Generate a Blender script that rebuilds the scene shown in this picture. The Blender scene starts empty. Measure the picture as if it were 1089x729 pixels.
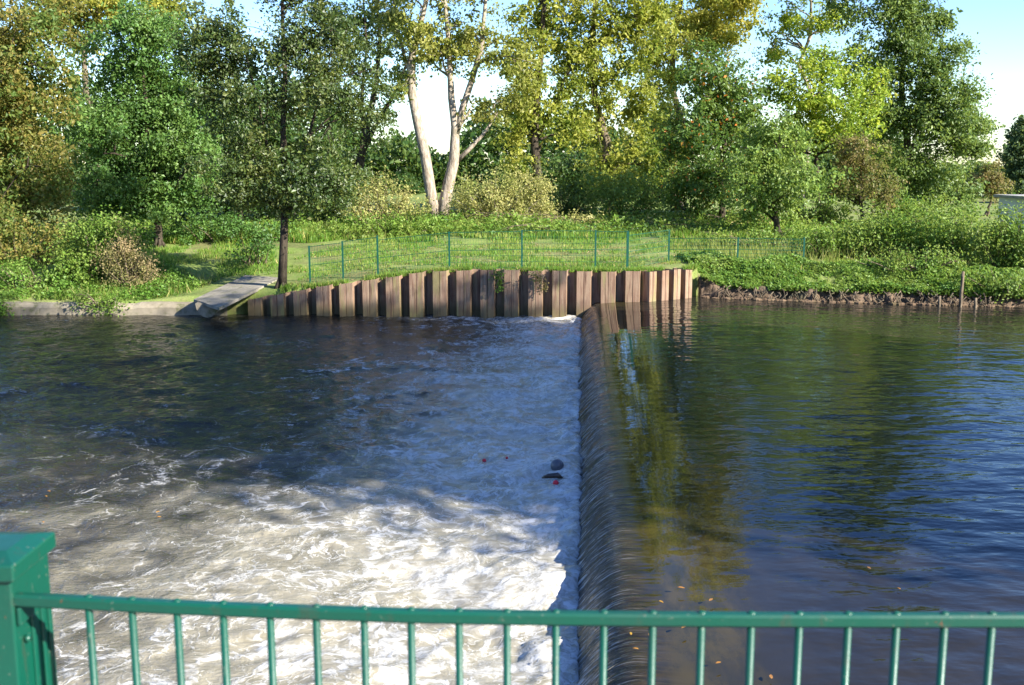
import bpy, math, random
import numpy as np
from mathutils import Vector, Matrix

random.seed(7)
RNG = np.random.default_rng(7)
SC = bpy.context.scene
COL = SC.collection

# ------------------------------------------------------------------ camera maths (layout measured on the photograph)
F = 1107.0
PITCH = math.radians(9.7)
CAM = np.array([0.0, 0.0, 5.6])
CP, SP = math.cos(PITCH), math.sin(PITCH)


def ray(px, py):
    a = (px - 544.5) / F
    b = (py - 364.5) / F
    return np.array([a, CP - b * SP, -SP - b * CP])


def at(px, py, Y):
    d = ray(px, py)
    return CAM + d * (Y / d[1])


def atz(px, py, z):
    d = ray(px, py)
    return CAM + d * ((z - CAM[2]) / d[2])


# ------------------------------------------------------------------ noise
def _h(ix, iy, iz, seed):
    n = (ix.astype(np.int64) * 374761393 + iy.astype(np.int64) * 668265263 + iz.astype(np.int64) * 2147483647 + seed * 1274126177) & 0xFFFFFFFF
    n = ((n ^ (n >> 13)) * 1274126177) & 0xFFFFFFFF
    n = ((n ^ (n >> 16)) * 2246822519) & 0xFFFFFFFF
    return ((n ^ (n >> 15)) & 0xFFFFFF) / float(0xFFFFFF)


def vn(x, y, z=0.0, seed=0):
    x = np.asarray(x, float)
    y = np.asarray(y, float)
    z = np.zeros_like(x) + z
    ix, iy, iz = np.floor(x), np.floor(y), np.floor(z)
    fx, fy, fz = x - ix, y - iy, z - iz
    fx = fx * fx * (3 - 2 * fx)
    fy = fy * fy * (3 - 2 * fy)
    fz = fz * fz * (3 - 2 * fz)
    r = 0
    for dx in (0, 1):
        for dy in (0, 1):
            for dz in (0, 1):
                w = (fx if dx else 1 - fx) * (fy if dy else 1 - fy) * (fz if dz else 1 - fz)
                r = r + w * _h(ix + dx, iy + dy, iz + dz, seed)
    return r


def fbm(x, y, z=0.0, o=4, seed=0):
    r, a, s, t = 0, 1.0, 1.0, 0.0
    for k in range(o):
        r = r + a * vn(np.asarray(x) * s + 17.3 * k, np.asarray(y) * s - 9.1 * k, np.asarray(z) * s, seed + k)
        t += a
        a *= 0.5
        s *= 2.03
    return r / t


def sst(a, b, x):
    t = np.clip((np.asarray(x, float) - a) / (b - a), 0, 1)
    return t * t * (3 - 2 * t)


# ------------------------------------------------------------------ mesh helpers
def mesh_np(name, V, Q, mat, parent=None, smooth=False, attrs=None, uv=None):
    """V (n,3), Q (m,k) face index array (k = 3 or 4) -> one linked mesh object"""
    V = np.ascontiguousarray(V, dtype=np.float32)
    Q = np.ascontiguousarray(Q, dtype=np.int32)
    me = bpy.data.meshes.new(name)
    me.vertices.add(len(V))
    me.vertices.foreach_set('co', V.ravel())
    k = Q.shape[1]
    me.loops.add(Q.size)
    me.loops.foreach_set('vertex_index', Q.ravel())
    me.polygons.add(len(Q))
    me.polygons.foreach_set('loop_start', np.arange(0, Q.size, k, dtype=np.int32))
    try:
        me.polygons.foreach_set('loop_total', np.full(len(Q), k, dtype=np.int32))
    except Exception:
        pass
    me.polygons.foreach_set('use_smooth', np.full(len(Q), bool(smooth)))
    for an, av in (attrs or {}).items():
        at_ = me.attributes.new(an, 'FLOAT', 'POINT')
        at_.data.foreach_set('value', np.ascontiguousarray(av, dtype=np.float32).ravel())
    if uv is not None:
        l = me.uv_layers.new(name='UVMap')
        l.data.foreach_set('uv', np.ascontiguousarray(uv[Q.ravel()], dtype=np.float32).ravel())
    me.update(calc_edges=True)
    me.validate()
    if mat:
        me.materials.append(mat)
    o = bpy.data.objects.new(name, me)
    COL.objects.link(o)
    if parent:
        o.parent = parent
    return o


def grid_q(nr, nc):
    i = np.arange(nr - 1)[:, None] * nc + np.arange(nc - 1)[None, :]
    return np.stack([i, i + 1, i + nc + 1, i + nc], -1).reshape(-1, 4)


class MB:
    """collects boxes, prisms and tubes; build() links them as one mesh"""

    def __init__(s):
        s.v, s.f, s.sm = [], [], []

    def add(s, vs, fs, smooth=False):
        b = len(s.v)
        s.v += [tuple(map(float, q)) for q in vs]
        s.f += [tuple(b + i for i in f) for f in fs]
        s.sm += [smooth] * len(fs)
        return s

    def box(s, x0, x1, y0, y1, z0, z1):
        vs = [(x, y, z) for z in (z0, z1) for y in (y0, y1) for x in (x0, x1)]
        return s.add(vs, [(0, 2, 3, 1), (4, 5, 7, 6), (0, 1, 5, 4), (2, 6, 7, 3), (0, 4, 6, 2), (1, 3, 7, 5)])

    def prism(s, poly, z0, z1):
        n = len(poly)
        vs = [(p[0], p[1], z0) for p in poly] + [(p[0], p[1], z1) for p in poly]
        fs = [tuple(range(n - 1, -1, -1)), tuple(range(n, 2 * n))] + [(i, (i + 1) % n, n + (i + 1) % n, n + i) for i in range(n)]
        return s.add(vs, fs)

    def tube(s, pts, rad, n=8, cap=True):
        pts = [np.array(p, float) for p in pts]
        m = len(pts)
        rad = [rad] * m if np.isscalar(rad) else list(rad)
        vs, fs = [], []
        ref = None
        for i in range(m):
            t = pts[min(i + 1, m - 1)] - pts[max(i - 1, 0)]
            t = t / (np.linalg.norm(t) + 1e-9)
            if ref is None:
                ref = np.cross(t, (0, 0, 1.0) if abs(t[2]) < .9 else (1.0, 0, 0))
            ref = ref - t * ref.dot(t)
            ref = ref / (np.linalg.norm(ref) + 1e-9)
            b = np.cross(t, ref)
            for k in range(n):
                a = 2 * math.pi * k / n
                vs.append(pts[i] + rad[i] * (math.cos(a) * ref + math.sin(a) * b))
        for i in range(m - 1):
            for k in range(n):
                k2 = (k + 1) % n
                fs.append((i * n + k, i * n + k2, (i + 1) * n + k2, (i + 1) * n + k))
        if cap:
            fs.append(tuple(range(n - 1, -1, -1)))
            fs.append(tuple((m - 1) * n + k for k in range(n)))
        return s.add(vs, fs, True)

    def build(s, name, mat, parent=None, bevel=0, origin=None):
        me = bpy.data.meshes.new(name)
        v = s.v
        if origin is not None:
            v = [(p[0] - origin[0], p[1] - origin[1], p[2] - origin[2]) for p in v]
        me.from_pydata(v, [], s.f)
        me.polygons.foreach_set('use_smooth', s.sm)
        me.update()
        me.materials.append(mat)
        o = bpy.data.objects.new(name, me)
        COL.objects.link(o)
        if origin is not None:
            o.location = tuple(map(float, origin))
        if parent:
            o.parent = parent
        if bevel:
            md = o.modifiers.new('bevel', 'BEVEL')
            md.width = bevel
            md.segments = 2
            md.limit_method = 'ANGLE'
        return o


def tag(o, label=None, cat=None, group=None, kind=None):
    if label:
        o['label'] = label
    if cat:
        o['category'] = cat
    if group:
        o['group'] = group
    if kind:
        o['kind'] = kind
    return o


def empty(name, loc):
    o = bpy.data.objects.new(name, None)
    o.empty_display_size = 0.3
    o.location = tuple(map(float, loc))
    COL.objects.link(o)
    return o


# ------------------------------------------------------------------ node helpers
class NT:
    def __init__(s, name):
        s.m = bpy.data.materials.new(name)
        s.m.use_nodes = True
        s.t = s.m.node_tree
        s.t.nodes.clear()
        s.out = s.n('ShaderNodeOutputMaterial')

    def n(s, typ, **kw):
        d = s.t.nodes.new(typ)
        for k, v in kw.items():
            setattr(d, k, v)
        return d

    def l(s, a, b):
        s.t.links.new(a, b)

    def put(s, v, sock):
        if isinstance(v, bpy.types.NodeSocket):
            s.l(v, sock)
        else:
            if sock.type == 'RGBA' and len(v) == 3:
                v = (*v, 1)
            sock.default_value = v

    def math(s, op, a, b=0.0, c=0.0, clamp=False):
        d = s.n('ShaderNodeMath', operation=op, use_clamp=clamp)
        for i, v in enumerate((a, b, c)):
            s.put(v, d.inputs[i])
        return d.outputs[0]

    def vmath(s, op, a, b=(0, 0, 0)):
        d = s.n('ShaderNodeVectorMath', operation=op)
        s.put(a, d.inputs[0])
        if op == 'SCALE':
            s.put(b, d.inputs['Scale'])
        else:
            s.put(b, d.inputs[1])
        return d.outputs[0]

    def mix(s, f, a, b, blend='MIX'):
        d = s.n('ShaderNodeMix', data_type='RGBA', blend_type=blend)
        s.put(f, d.inputs['Factor'])
        s.put(a, d.inputs['A'])
        s.put(b, d.inputs['B'])
        return d.outputs['Result']

    def noise(s, vec, scale, detail=4, rough=.55, typ=None, dist=0.0, color=False, **kw):
        d = s.n('ShaderNodeTexNoise')
        if typ:
            d.noise_type = typ
        if vec is not None:
            s.l(vec, d.inputs['Vector'])
        d.inputs['Scale'].default_value = scale
        d.inputs['Detail'].default_value = detail
        d.inputs['Roughness'].default_value = rough
        d.inputs['Distortion'].default_value = dist
        for k, v in kw.items():
            d.inputs[k].default_value = v
        return d.outputs['Color' if color else 'Fac']

    def ss(s, v, a, b, lo=0.0, hi=1.0):
        d = s.n('ShaderNodeMapRange', interpolation_type='SMOOTHSTEP')
        s.put(v, d.inputs[0])
        s.put(a, d.inputs[1])
        s.put(b, d.inputs[2])
        s.put(lo, d.inputs[3])
        s.put(hi, d.inputs[4])
        return d.outputs[0]

    def lin(s, v, a, b, lo=0.0, hi=1.0):
        d = s.n('ShaderNodeMapRange')
        s.put(v, d.inputs[0])
        s.put(a, d.inputs[1])
        s.put(b, d.inputs[2])
        s.put(lo, d.inputs[3])
        s.put(hi, d.inputs[4])
        return d.outputs[0]

    def pos(s):
        return s.n('ShaderNodeNewGeometry').outputs['Position']

    def obj(s):
        return s.n('ShaderNodeTexCoord').outputs['Object']

    def attr(s, name):
        return s.n('ShaderNodeAttribute', attribute_name=name).outputs['Fac']

    def sc(s, vec, k):
        return s.vmath('MULTIPLY', vec, k)

    def bump(s, h, strength=1.0, dist=0.02, normal=None):
        d = s.n('ShaderNodeBump')
        s.put(strength, d.inputs['Strength'])
        d.inputs['Distance'].default_value = dist
        s.l(h, d.inputs['Height'])
        if normal is not None:
            s.l(normal, d.inputs['Normal'])
        return d.outputs[0]

    def pbsdf(s, col, rough=.6, spec=.5, normal=None, **kw):
        d = s.n('ShaderNodeBsdfPrincipled')
        s.put(col, d.inputs['Base Color'])
        s.put(rough, d.inputs['Roughness'])
        s.put(spec, d.inputs['Specular IOR Level'])
        if normal is not None:
            s.l(normal, d.inputs['Normal'])
        for k, v in kw.items():
            s.put(v, d.inputs[k])
        return d.outputs[0]

    def done(s, sh):
        s.l(sh, s.out.inputs['Surface'])
        return s.m


def ramp(t, fac, stops):
    d = t.n('ShaderNodeValToRGB')
    cr = d.color_ramp
    while len(cr.elements) < len(stops):
        cr.elements.new(.5)
    for e, (p, c) in zip(cr.elements, stops):
        e.position = p
        e.color = (*c, 1)
    t.l(fac, d.inputs[0])
    return d.outputs[0]


# ------------------------------------------------------------------ materials
def leaf_mat(name, stops, clump=.45, transl=.35, sheen=.35, odd=None, val=(1.05, 2.15)):
    transl += .17
    """stops: colours; clump noise picks along the ramp, each leaf jitters around it"""
    t = NT(name)
    rnd = t.n('ShaderNodeNewGeometry').outputs['Random Per Island']
    p = t.pos()
    big = t.noise(p, clump, 3, .6)
    f = t.math('ADD', t.lin(big, .3, .7, 0, 1), t.lin(rnd, 0, 1, -.28, .28), clamp=True)
    c = ramp(t, f, [(i / (len(stops) - 1), s) for i, s in enumerate(stops)])
    if odd:
        c = t.mix(t.ss(rnd, odd[0], odd[0] + .02), c, odd[1])
    h = t.n('ShaderNodeHueSaturation')
    t.l(c, h.inputs['Color'])
    r2 = t.math('FRACT', t.math('MULTIPLY', rnd, 37.7))
    t.l(t.lin(r2, 0, 1, *val), h.inputs['Value'])
    c = t.mix(1.0, h.outputs[0], (1.05, 1.06, .86), 'MULTIPLY')
    b = t.pbsdf(c, .48, sheen)
    tr = t.n('ShaderNodeBsdfTranslucent')
    t.l(t.mix(.35, c, (.36, .42, .06), 'MIX'), tr.inputs['Color'])
    m = t.n('ShaderNodeMixShader')
    m.inputs[0].default_value = transl
    t.l(b, m.inputs[1])
    t.l(tr.outputs[0], m.inputs[2])
    return t.done(m.outputs[0])


def bark_mat(name, a, b):
    t = NT(name)
    p = t.pos()
    n = t.noise(t.sc(p, (6, 6, 1.6)), 1.6, 6, .65)
    n2 = t.noise(p, .7, 3, .6)
    c = t.mix(t.ss(n, .35, .65), a, b)
    c = t.mix(t.ss(n2, .5, .75, 0, .6), c, (.07, .085, .03))
    return t.done(t.pbsdf(c, .9, .2, t.bump(n, .9, .06)))


def paint_mat(name, col, rough=.32):
    t = NT(name)
    p = t.pos()
    n = t.noise(p, 9, 4, .6)
    n2 = t.noise(p, 160, 2, .5)
    c = t.mix(t.ss(n, .35, .75, 0, .45), col, tuple(x * .62 for x in col))
    c = t.mix(t.ss(n2, .66, .76, 0, .5), c, (.15, .16, .12))
    gr = t.noise(t.sc(p, (1, 1, .35)), 46, 5, .65)
    c = t.mix(t.ss(gr, .56, .70, 0, .55), c, (.035, .045, .028))
    chip = t.math('MULTIPLY', t.ss(t.noise(p, 75, 3, .6), .70, .73), t.ss(n, .48, .6))
    c = t.mix(chip, c, (.10, .045, .02))
    r = t.lin(n, .3, .7, rough - .08, rough + .15)
    return t.done(t.pbsdf(c, r, .5, t.bump(n2, .12, .0015)))


M = {}
M['green_paint'] = paint_mat('green_paint', (.002, .066, .039), .4)
M['green_wire'] = paint_mat('green_wire', (.003, .085, .042), .45)


def rust():
    t = NT('rusty_steel')
    p = t.pos()
    st = t.noise(t.sc(p, (9, 9, .8)), 1.3, 6, .6)
    bl = t.noise(p, 1.6, 5, .6)
    fine = t.noise(p, 22, 4, .6)
    c = t.mix(t.ss(st, .36, .66), (.205, .122, .078), (.335, .232, .155))
    c = t.mix(t.ss(bl, .52, .72, 0, .6), c, (.165, .085, .052))
    c = t.mix(t.ss(fine, .58, .72, 0, .35), c, (.13, .07, .05))
    z = t.n('ShaderNodeSeparateXYZ')
    t.l(p, z.inputs[0])
    # algae and wet band above the tail water, blotched
    wet = t.math('ADD', t.ss(z.outputs[2], .75, .10), t.lin(st, .3, .7, -.30, .35), clamp=True)
    c = t.mix(t.math('MULTIPLY', wet, .75), c, (.10, .085, .03))
    runs = t.ss(t.noise(t.sc(p, (17, 17, .7)), 1, 4, .6), .56, .66)
    c = t.mix(t.math('MULTIPLY', runs, .85), c, (.085, .046, .027))
    alg = t.math('MULTIPLY', t.ss(t.noise(t.sc(p, (3.1, 3.1, .5)), 1, 4, .6), .52, .66), .6)
    c = t.mix(alg, c, (.21, .20, .07))
    return t.done(t.pbsdf(c, t.lin(bl, .3, .7, .65, .9), .3, t.bump(fine, .5, .01)))


M['rust'] = rust()


def concrete(name, a, b, moss=.5):
    t = NT(name)
    p = t.pos()
    n = t.noise(p, 1.4, 6, .65)
    f = t.noise(p, 26, 4, .6)
    c = t.mix(t.ss(n, .35, .68), a, b)
    c = t.mix(t.ss(f, .55, .75, 0, .4), c, tuple(x * .5 for x in a))
    c = t.mix(t.math('MULTIPLY', t.ss(t.noise(p, 2.6, 5, .65), .5, .68), moss), c, (.085, .095, .03))
    return t.done(t.pbsdf(c, .92, .2, t.bump(t.math('ADD', f, t.math('MULTIPLY', n, 2)), .5, .02)))


M['kerb'] = concrete('kerb_concrete', (.31, .265, .19), (.20, .17, .115), .75)
M['slab'] = concrete('slab_concrete', (.29, .262, .205), (.19, .17, .135), .6)
M['deck'] = concrete('deck_concrete', (.36, .35, .32), (.28, .27, .25), .1)


def ground_mat():
    t = NT('ground_soil_and_turf')
    p = t.pos()
    n = t.noise(p, .32, 5, .62)
    n2 = t.noise(p, 2.6, 5, .65)
    f = t.noise(p, 30, 3, .6)
    g = t.mix(t.ss(n, .36, .66), (.15, .22, .045), (.24, .26, .085))
    g = t.mix(t.ss(n2, .52, .72, 0, .55), g, (.255, .215, .10))
    g = t.mix(t.ss(f, .45, .7, 0, .5), g, (.06, .085, .02))
    soil = t.mix(t.ss(t.noise(p, 4.5, 5, .7), .38, .62), (.150, .105, .068), (.050, .036, .024))
    soil = t.mix(t.ss(f, .52, .68, 0, .6), soil, (.26, .18, .12))
    c = t.mix(t.attr('soil'), g, soil)
    return t.done(t.pbsdf(c, .95, .15, t.bump(t.math('ADD', n2, t.math('MULTIPLY', f, .4)), .7, .08)))


M['ground'] = ground_mat()
M['earth'] = concrete('earth_clods', (.17, .115, .07), (.10, .065, .04), .3)

BANK_GRASS = leaf_mat('grass_blades', [(.065, .135, .020), (.105, .18, .032), (.17, .20, .06)], .35, .35, .2, odd=(.93, (.30, .24, .10)))
LUSH = leaf_mat('lush_leaves', [(.052, .110, .018), (.090, .165, .030), (.15, .20, .055)], .7, .3, .35)
BRAMBLE = leaf_mat('bramble_leaves', [(.022, .062, .014), (.045, .10, .022), (.075, .135, .03)], .7, .3, .45)  # dark greens also carry the shade of the strip behind the fence
HEDGE = leaf_mat('hedge_leaves', [(.055, .115, .018), (.105, .165, .032), (.165, .205, .055)], .6, .32, .3)
PALE = leaf_mat('pale_willow_leaves', [(.17, .19, .065), (.25, .24, .10), (.33, .29, .15)], .8, .35, .25)
STRAW = leaf_mat('grass_stalks', [(.10, .14, .03), (.15, .165, .05), (.21, .19, .085)], .8, .35, .25)
DRY = leaf_mat('dry_seed_heads', [(.11, .12, .045), (.19, .155, .085), (.25, .18, .125)], .9, .3, .15)
L_BROWN = leaf_mat('autumn_brown_leaves', [(.055, .095, .025), (.095, .125, .032), (.17, .13, .042), (.115, .13, .035)], .35, .35, .3)
L_YEL = leaf_mat('autumn_yellow_leaves', [(.13, .155, .03), (.24, .225, .045), (.33, .285, .07)], .35, .4, .3)
L_ASH = leaf_mat('ash_leaves', [(.038, .088, .022), (.066, .130, .032), (.105, .165, .048)], .5, .3, .45)
L_OLIVE = leaf_mat('maple_leaves', [(.030, .060, .014), (.065, .095, .022), (.125, .125, .035)], .6, .3, .6)
L_RIVER = leaf_mat('riverside_leaves', [(.022, .045, .011), (.045, .072, .017), (.095, .105, .03)], .7, .24, .7)
L_DARK = leaf_mat('dark_leaves', [(.018, .044, .012), (.035, .072, .018), (.07, .10, .025)], .4, .3, .4)  # darkest leaf greens, for background trees and thickets
L_POP = leaf_mat('poplar_leaves', [(.075, .105, .022), (.155, .165, .038), (.22, .21, .065)], .45, .38, .4)
L_POPY = leaf_mat('yellowing_poplar_leaves', [(.075, .125, .022), (.19, .205, .035), (.27, .255, .06)], .4, .4, .4)
L_MAPG = leaf_mat('green_maple_leaves', [(.032, .072, .016), (.058, .108, .022), (.10, .145, .034)], .5, .3, .45, odd=(.965, (.42, .12, .025)))
L_LIGHT = leaf_mat('light_green_leaves', [(.070, .125, .030), (.115, .175, .045), (.175, .225, .06)], .5, .34, .45)
L_YG = leaf_mat('yellow_green_leaves', [(.090, .155, .022), (.19, .245, .03), (.32, .32, .045)], .5, .38, .35)
L_RUST = leaf_mat('rusty_brown_leaves', [(.075, .10, .03), (.115, .10, .042), (.155, .105, .055)], .6, .3, .25)
L_BIG = leaf_mat('ash_green_leaves', [(.042, .080, .022), (.075, .120, .032), (.12, .16, .048)], .4, .3, .45)
L_COL = leaf_mat('columnar_poplar_leaves', [(.035, .062, .032), (.06, .09, .045)], .5, .3, .3)
BARK_D = bark_mat('dark_bark', (.028, .021, .015), (.075, .058, .040))
BARK_P = bark_mat('pale_poplar_bark', (.20, .155, .11), (.42, .355, .275))
BARK_M = bark_mat('brown_bark', (.09, .068, .045), (.20, .155, .105))

# ------------------------------------------------------------------ bank geometry
WALL = [(-10.0, 38.9), (4.95, 37.45), (6.9, 38.75)]
BANK = np.array([(-400, 41), (-60, 39.6), (-19.4, 38.95), (-10.0, 38.95), (4.95, 37.5), (6.9, 38.8), (8.2, 38.35), (10, 37.75), (14.7, 36.7), (18, 35.9), (30, 34.6), (80, 33), (400, 33)])


def yb(x):
    return np.interp(x, BANK[:, 0], BANK[:, 1])


def wall_top(x):
    return np.interp(x, [-12, -11, -10, -9.4, -8.2, -7.3, -5.0, -3.2, -1.6, 8], [.40, .42, .55, .66, .88, 1.05, 1.40, 1.66, 1.76, 1.76])


RAMP_Z0, RAMP_Z1 = .66, 1.12
RAMP = [atz(206, 319, RAMP_Z0), atz(233, 327, RAMP_Z0), atz(298, 296, RAMP_Z1), atz(262, 292, RAMP_Z1)]
_pl = np.linalg.lstsq(np.array([[p[0], p[1], 1] for p in RAMP]), np.array([p[2] for p in RAMP]), rcond=None)[0]
RAMP = [np.array([p[0], p[1], p[0] * _pl[0] + p[1] * _pl[1] + _pl[2]]) for p in RAMP]
_r0 = (RAMP[0] + RAMP[1])[:2] / 2
_r1 = (RAMP[2] + RAMP[3])[:2] / 2
_rd = _r1 - _r0
_rl = float(np.linalg.norm(_rd))
_rh = float(np.linalg.norm((RAMP[1] - RAMP[0])[:2])) / 2


def ramp_uv(x, y):
    dx, dy = x - _r0[0], y - _r0[1]
    return (dx * _rd[0] + dy * _rd[1]) / _rl ** 2, (dx * _rd[1] - dy * _rd[0]) / _rl / max(_rh, .4)


def off_ramp(x, y):
    u, w = ramp_uv(x, y)
    return ~((u > -.3) & (u < 1.12) & (np.abs(w) < 1.45))


def ground_z(x, y):
    x = np.asarray(x, float)
    y = np.asarray(y, float)
    v = y - yb(x)
    edge = np.where(x < -10.6, .44, np.where(x < 7.0, wall_top(x) - .04, np.interp(x, [7, 8, 17, 25], [1.5, 1.06, 1.0, 1.0])))
    flat = np.interp(x, [-60, -20, -10, -3, 8, 18, 26, 60], [1.5, 1.45, 1.5, 1.72, 1.8, 1.72, 1.55, 1.5])
    k = sst(0, np.interp(x, [-20, -8, 0, 7, 9], [4.5, 4.0, 2.5, 2.5, 2.2]), v)
    z = edge + (flat - edge) * k
    z = z + sst(4, 24, v) * np.interp(x, [14, 26], [.75, .1])
    z = z + (fbm(x * .5, y * .5, 0, 4, 3) - .5) * .28 * sst(.6, 5, v)
    u, w = ramp_uv(x, y)
    f = sst(.16, .26, u) * sst(1.7, 1.25, u) * sst(3.8, 1.5, np.abs(w)) * sst(.28, .45, v)
    zr = np.clip(x * _pl[0] + y * _pl[1] + _pl[2], .5, 1.3) - .06
    return z + (zr - z) * f


def build_ground():
    xs = np.unique(np.concatenate([np.linspace(-3000, -400, 8), np.linspace(-400, -60, 20), np.linspace(-60, -24, 60), np.arange(-24, 6.5, .16), np.arange(6.5, 19, .07), np.arange(19, 24, .16), np.linspace(24, 60, 60), np.linspace(60, 400, 20), np.linspace(400, 3000, 8)]))
    vs = np.concatenate([np.array([-3000, -800, -200, -80, -50]), np.array([-44, -40, -36, -34.5, -33.8, -33.2, -32.6, -31.5, -30, -20, -10, -4, -1, -.02])])
    vp = np.concatenate([np.array([.0, .06, .12, .18, .26, .34, .42, .5]), np.arange(.6, 12, .22), np.arange(12, 34, .6), np.array([36, 40, 46, 54, 70, 100, 160, 300, 700, 1600, 3000])])
    rows = np.concatenate([vs, vp])
    X, Vv = np.meshgrid(xs, rows)
    Y = yb(X) + Vv
    Z = ground_z(X, Y)
    # near side: the river bed, then a bank that rises towards the camera's side
    nb = np.interp(X, [-60, -8, 8, 18, 22, 27, 31, 60], [4.5, 4.5, 4.0, 5.0, 9.0, 16.5, 19.0, 19.0])
    bed = -1.4
    near = np.where(Y < nb, bed + (3.4 - bed) * sst(0, 3.2, nb - Y), bed)
    Z = np.where(Vv < -.01, near, Z)
    iswall = (X > -10.3) & (X < 7.05)
    lft = X <= -10.3
    # behind the sheet piles and the kerb the earth stands up straight; the right bank is an eroded earth face
    step = np.where(iswall, .50, np.where(lft, .30, .0))
    Z = np.where((Vv >= 0) & (Vv < step), -1.4, Z)
    er = (X >= 7.05)
    prof = np.interp(Vv, [0, .06, .18, .26, .42, .6], [-.9, .30, .38, .90, .96, 1.0])
    jag = fbm(X * 2.2, Vv * 3 + 5, 0, 5, 9) * .6 + vn(X * 5.5, Vv * 7, 0, 10) * .4
    base = .45
    Z = np.where(er & (Vv >= 0) & (Vv < .6), base + (ground_z(X, Y) - base) * np.clip(prof + (jag - .5) * 1.1 * (Vv > .05), -2, 1.1), Z)
    push = np.where(er & (Vv >= 0) & (Vv < 1.2), (fbm(X * 1.3, X * 0 + 2.0, 0, 4, 21) - .5) * .9 * (1 - Vv / 1.2), 0)
    Y = Y + push
    soil = np.where(er, sst(.75, .35, Vv + (jag - .5) * .5), 0) + np.where(Vv < 0, 1, 0)
    worn = sst(.55, .68, fbm(X * .35, Y * .8, 0, 4, 33)) * sst(1, 2, Vv) * .45
    soil = np.clip(soil + worn, 0, 1)
    V = np.stack([X, Y, Z], -1).reshape(-1, 3)
    o = mesh_np('ground', V, grid_q(len(rows), len(xs)), M['ground'], smooth=True, attrs={'soil': soil.ravel()})
    tag(o, kind='structure', label='grassy river bank and bare earth along the water')
    return o


build_ground()

# ------------------------------------------------------------------ water
U = np.array([math.sin(math.radians(3.77)), math.cos(math.radians(3.77))])
N_ = np.array([U[1], -U[0]])
UP = .70


def prof(s):
    s = np.asarray(s, float)
    c0 = .68
    fall = .60 + .12 * (s - c0) - (.60 - .12 * c0) / c0 ** 2 * (c0 - s) ** 2
    back = .60 + .10 * (1 - np.exp(-(s - c0) / .83))
    return np.where(s < c0, fall, back)


def streak_h(t, s):
    # ribs of falling water: fine across the flow, long along it
    lean = t - .10 * np.clip(1.2 - s, 0, 2)
    a = fbm(lean * 13, s * 1.3, 0, 3, 41) - .5
    b = fbm(lean * 3.1, s * .7, 0, 2, 43) - .5
    return (a * .036 + b * .045) * sst(1.1, .15, s)


def upper_wave(t, s):
    x, y = s, t
    w = (fbm(x * .8, y * 1.3, 0, 2, 51) - .5) * .030 + (fbm(x * 2.2, y * 3.6, 0, 2, 57) - .5) * .014
    k = .18 + .82 * sst(1.8, 4.5, s)
    return w * k


SEAM = 1.7


def water_sheet(name, mat, ss_, ts):
    S, T = np.meshgrid(ss_, ts)
    Z = prof(S) + streak_h(T, S) + upper_wave(T, S) * sst(.8, 1.8, S)
    wob = (fbm(T * 6, S * 0, 0, 4, 61) - .5) * .10 * sst(.5, 0, S)
    P = T[..., None] * U + (S + wob)[..., None] * N_
    V = np.concatenate([P, Z[..., None]], -1).reshape(-1, 3)
    arc = np.cumsum(np.concatenate([[0], np.hypot(np.diff(ss_), np.diff(prof(ss_)))]))
    return mesh_np(name, V, grid_q(len(ts), len(ss_)), mat, smooth=True, attrs={'side': S.ravel(), 'along': T.ravel(), 'arc': np.broadcast_to(arc, S.shape).ravel()})


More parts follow.
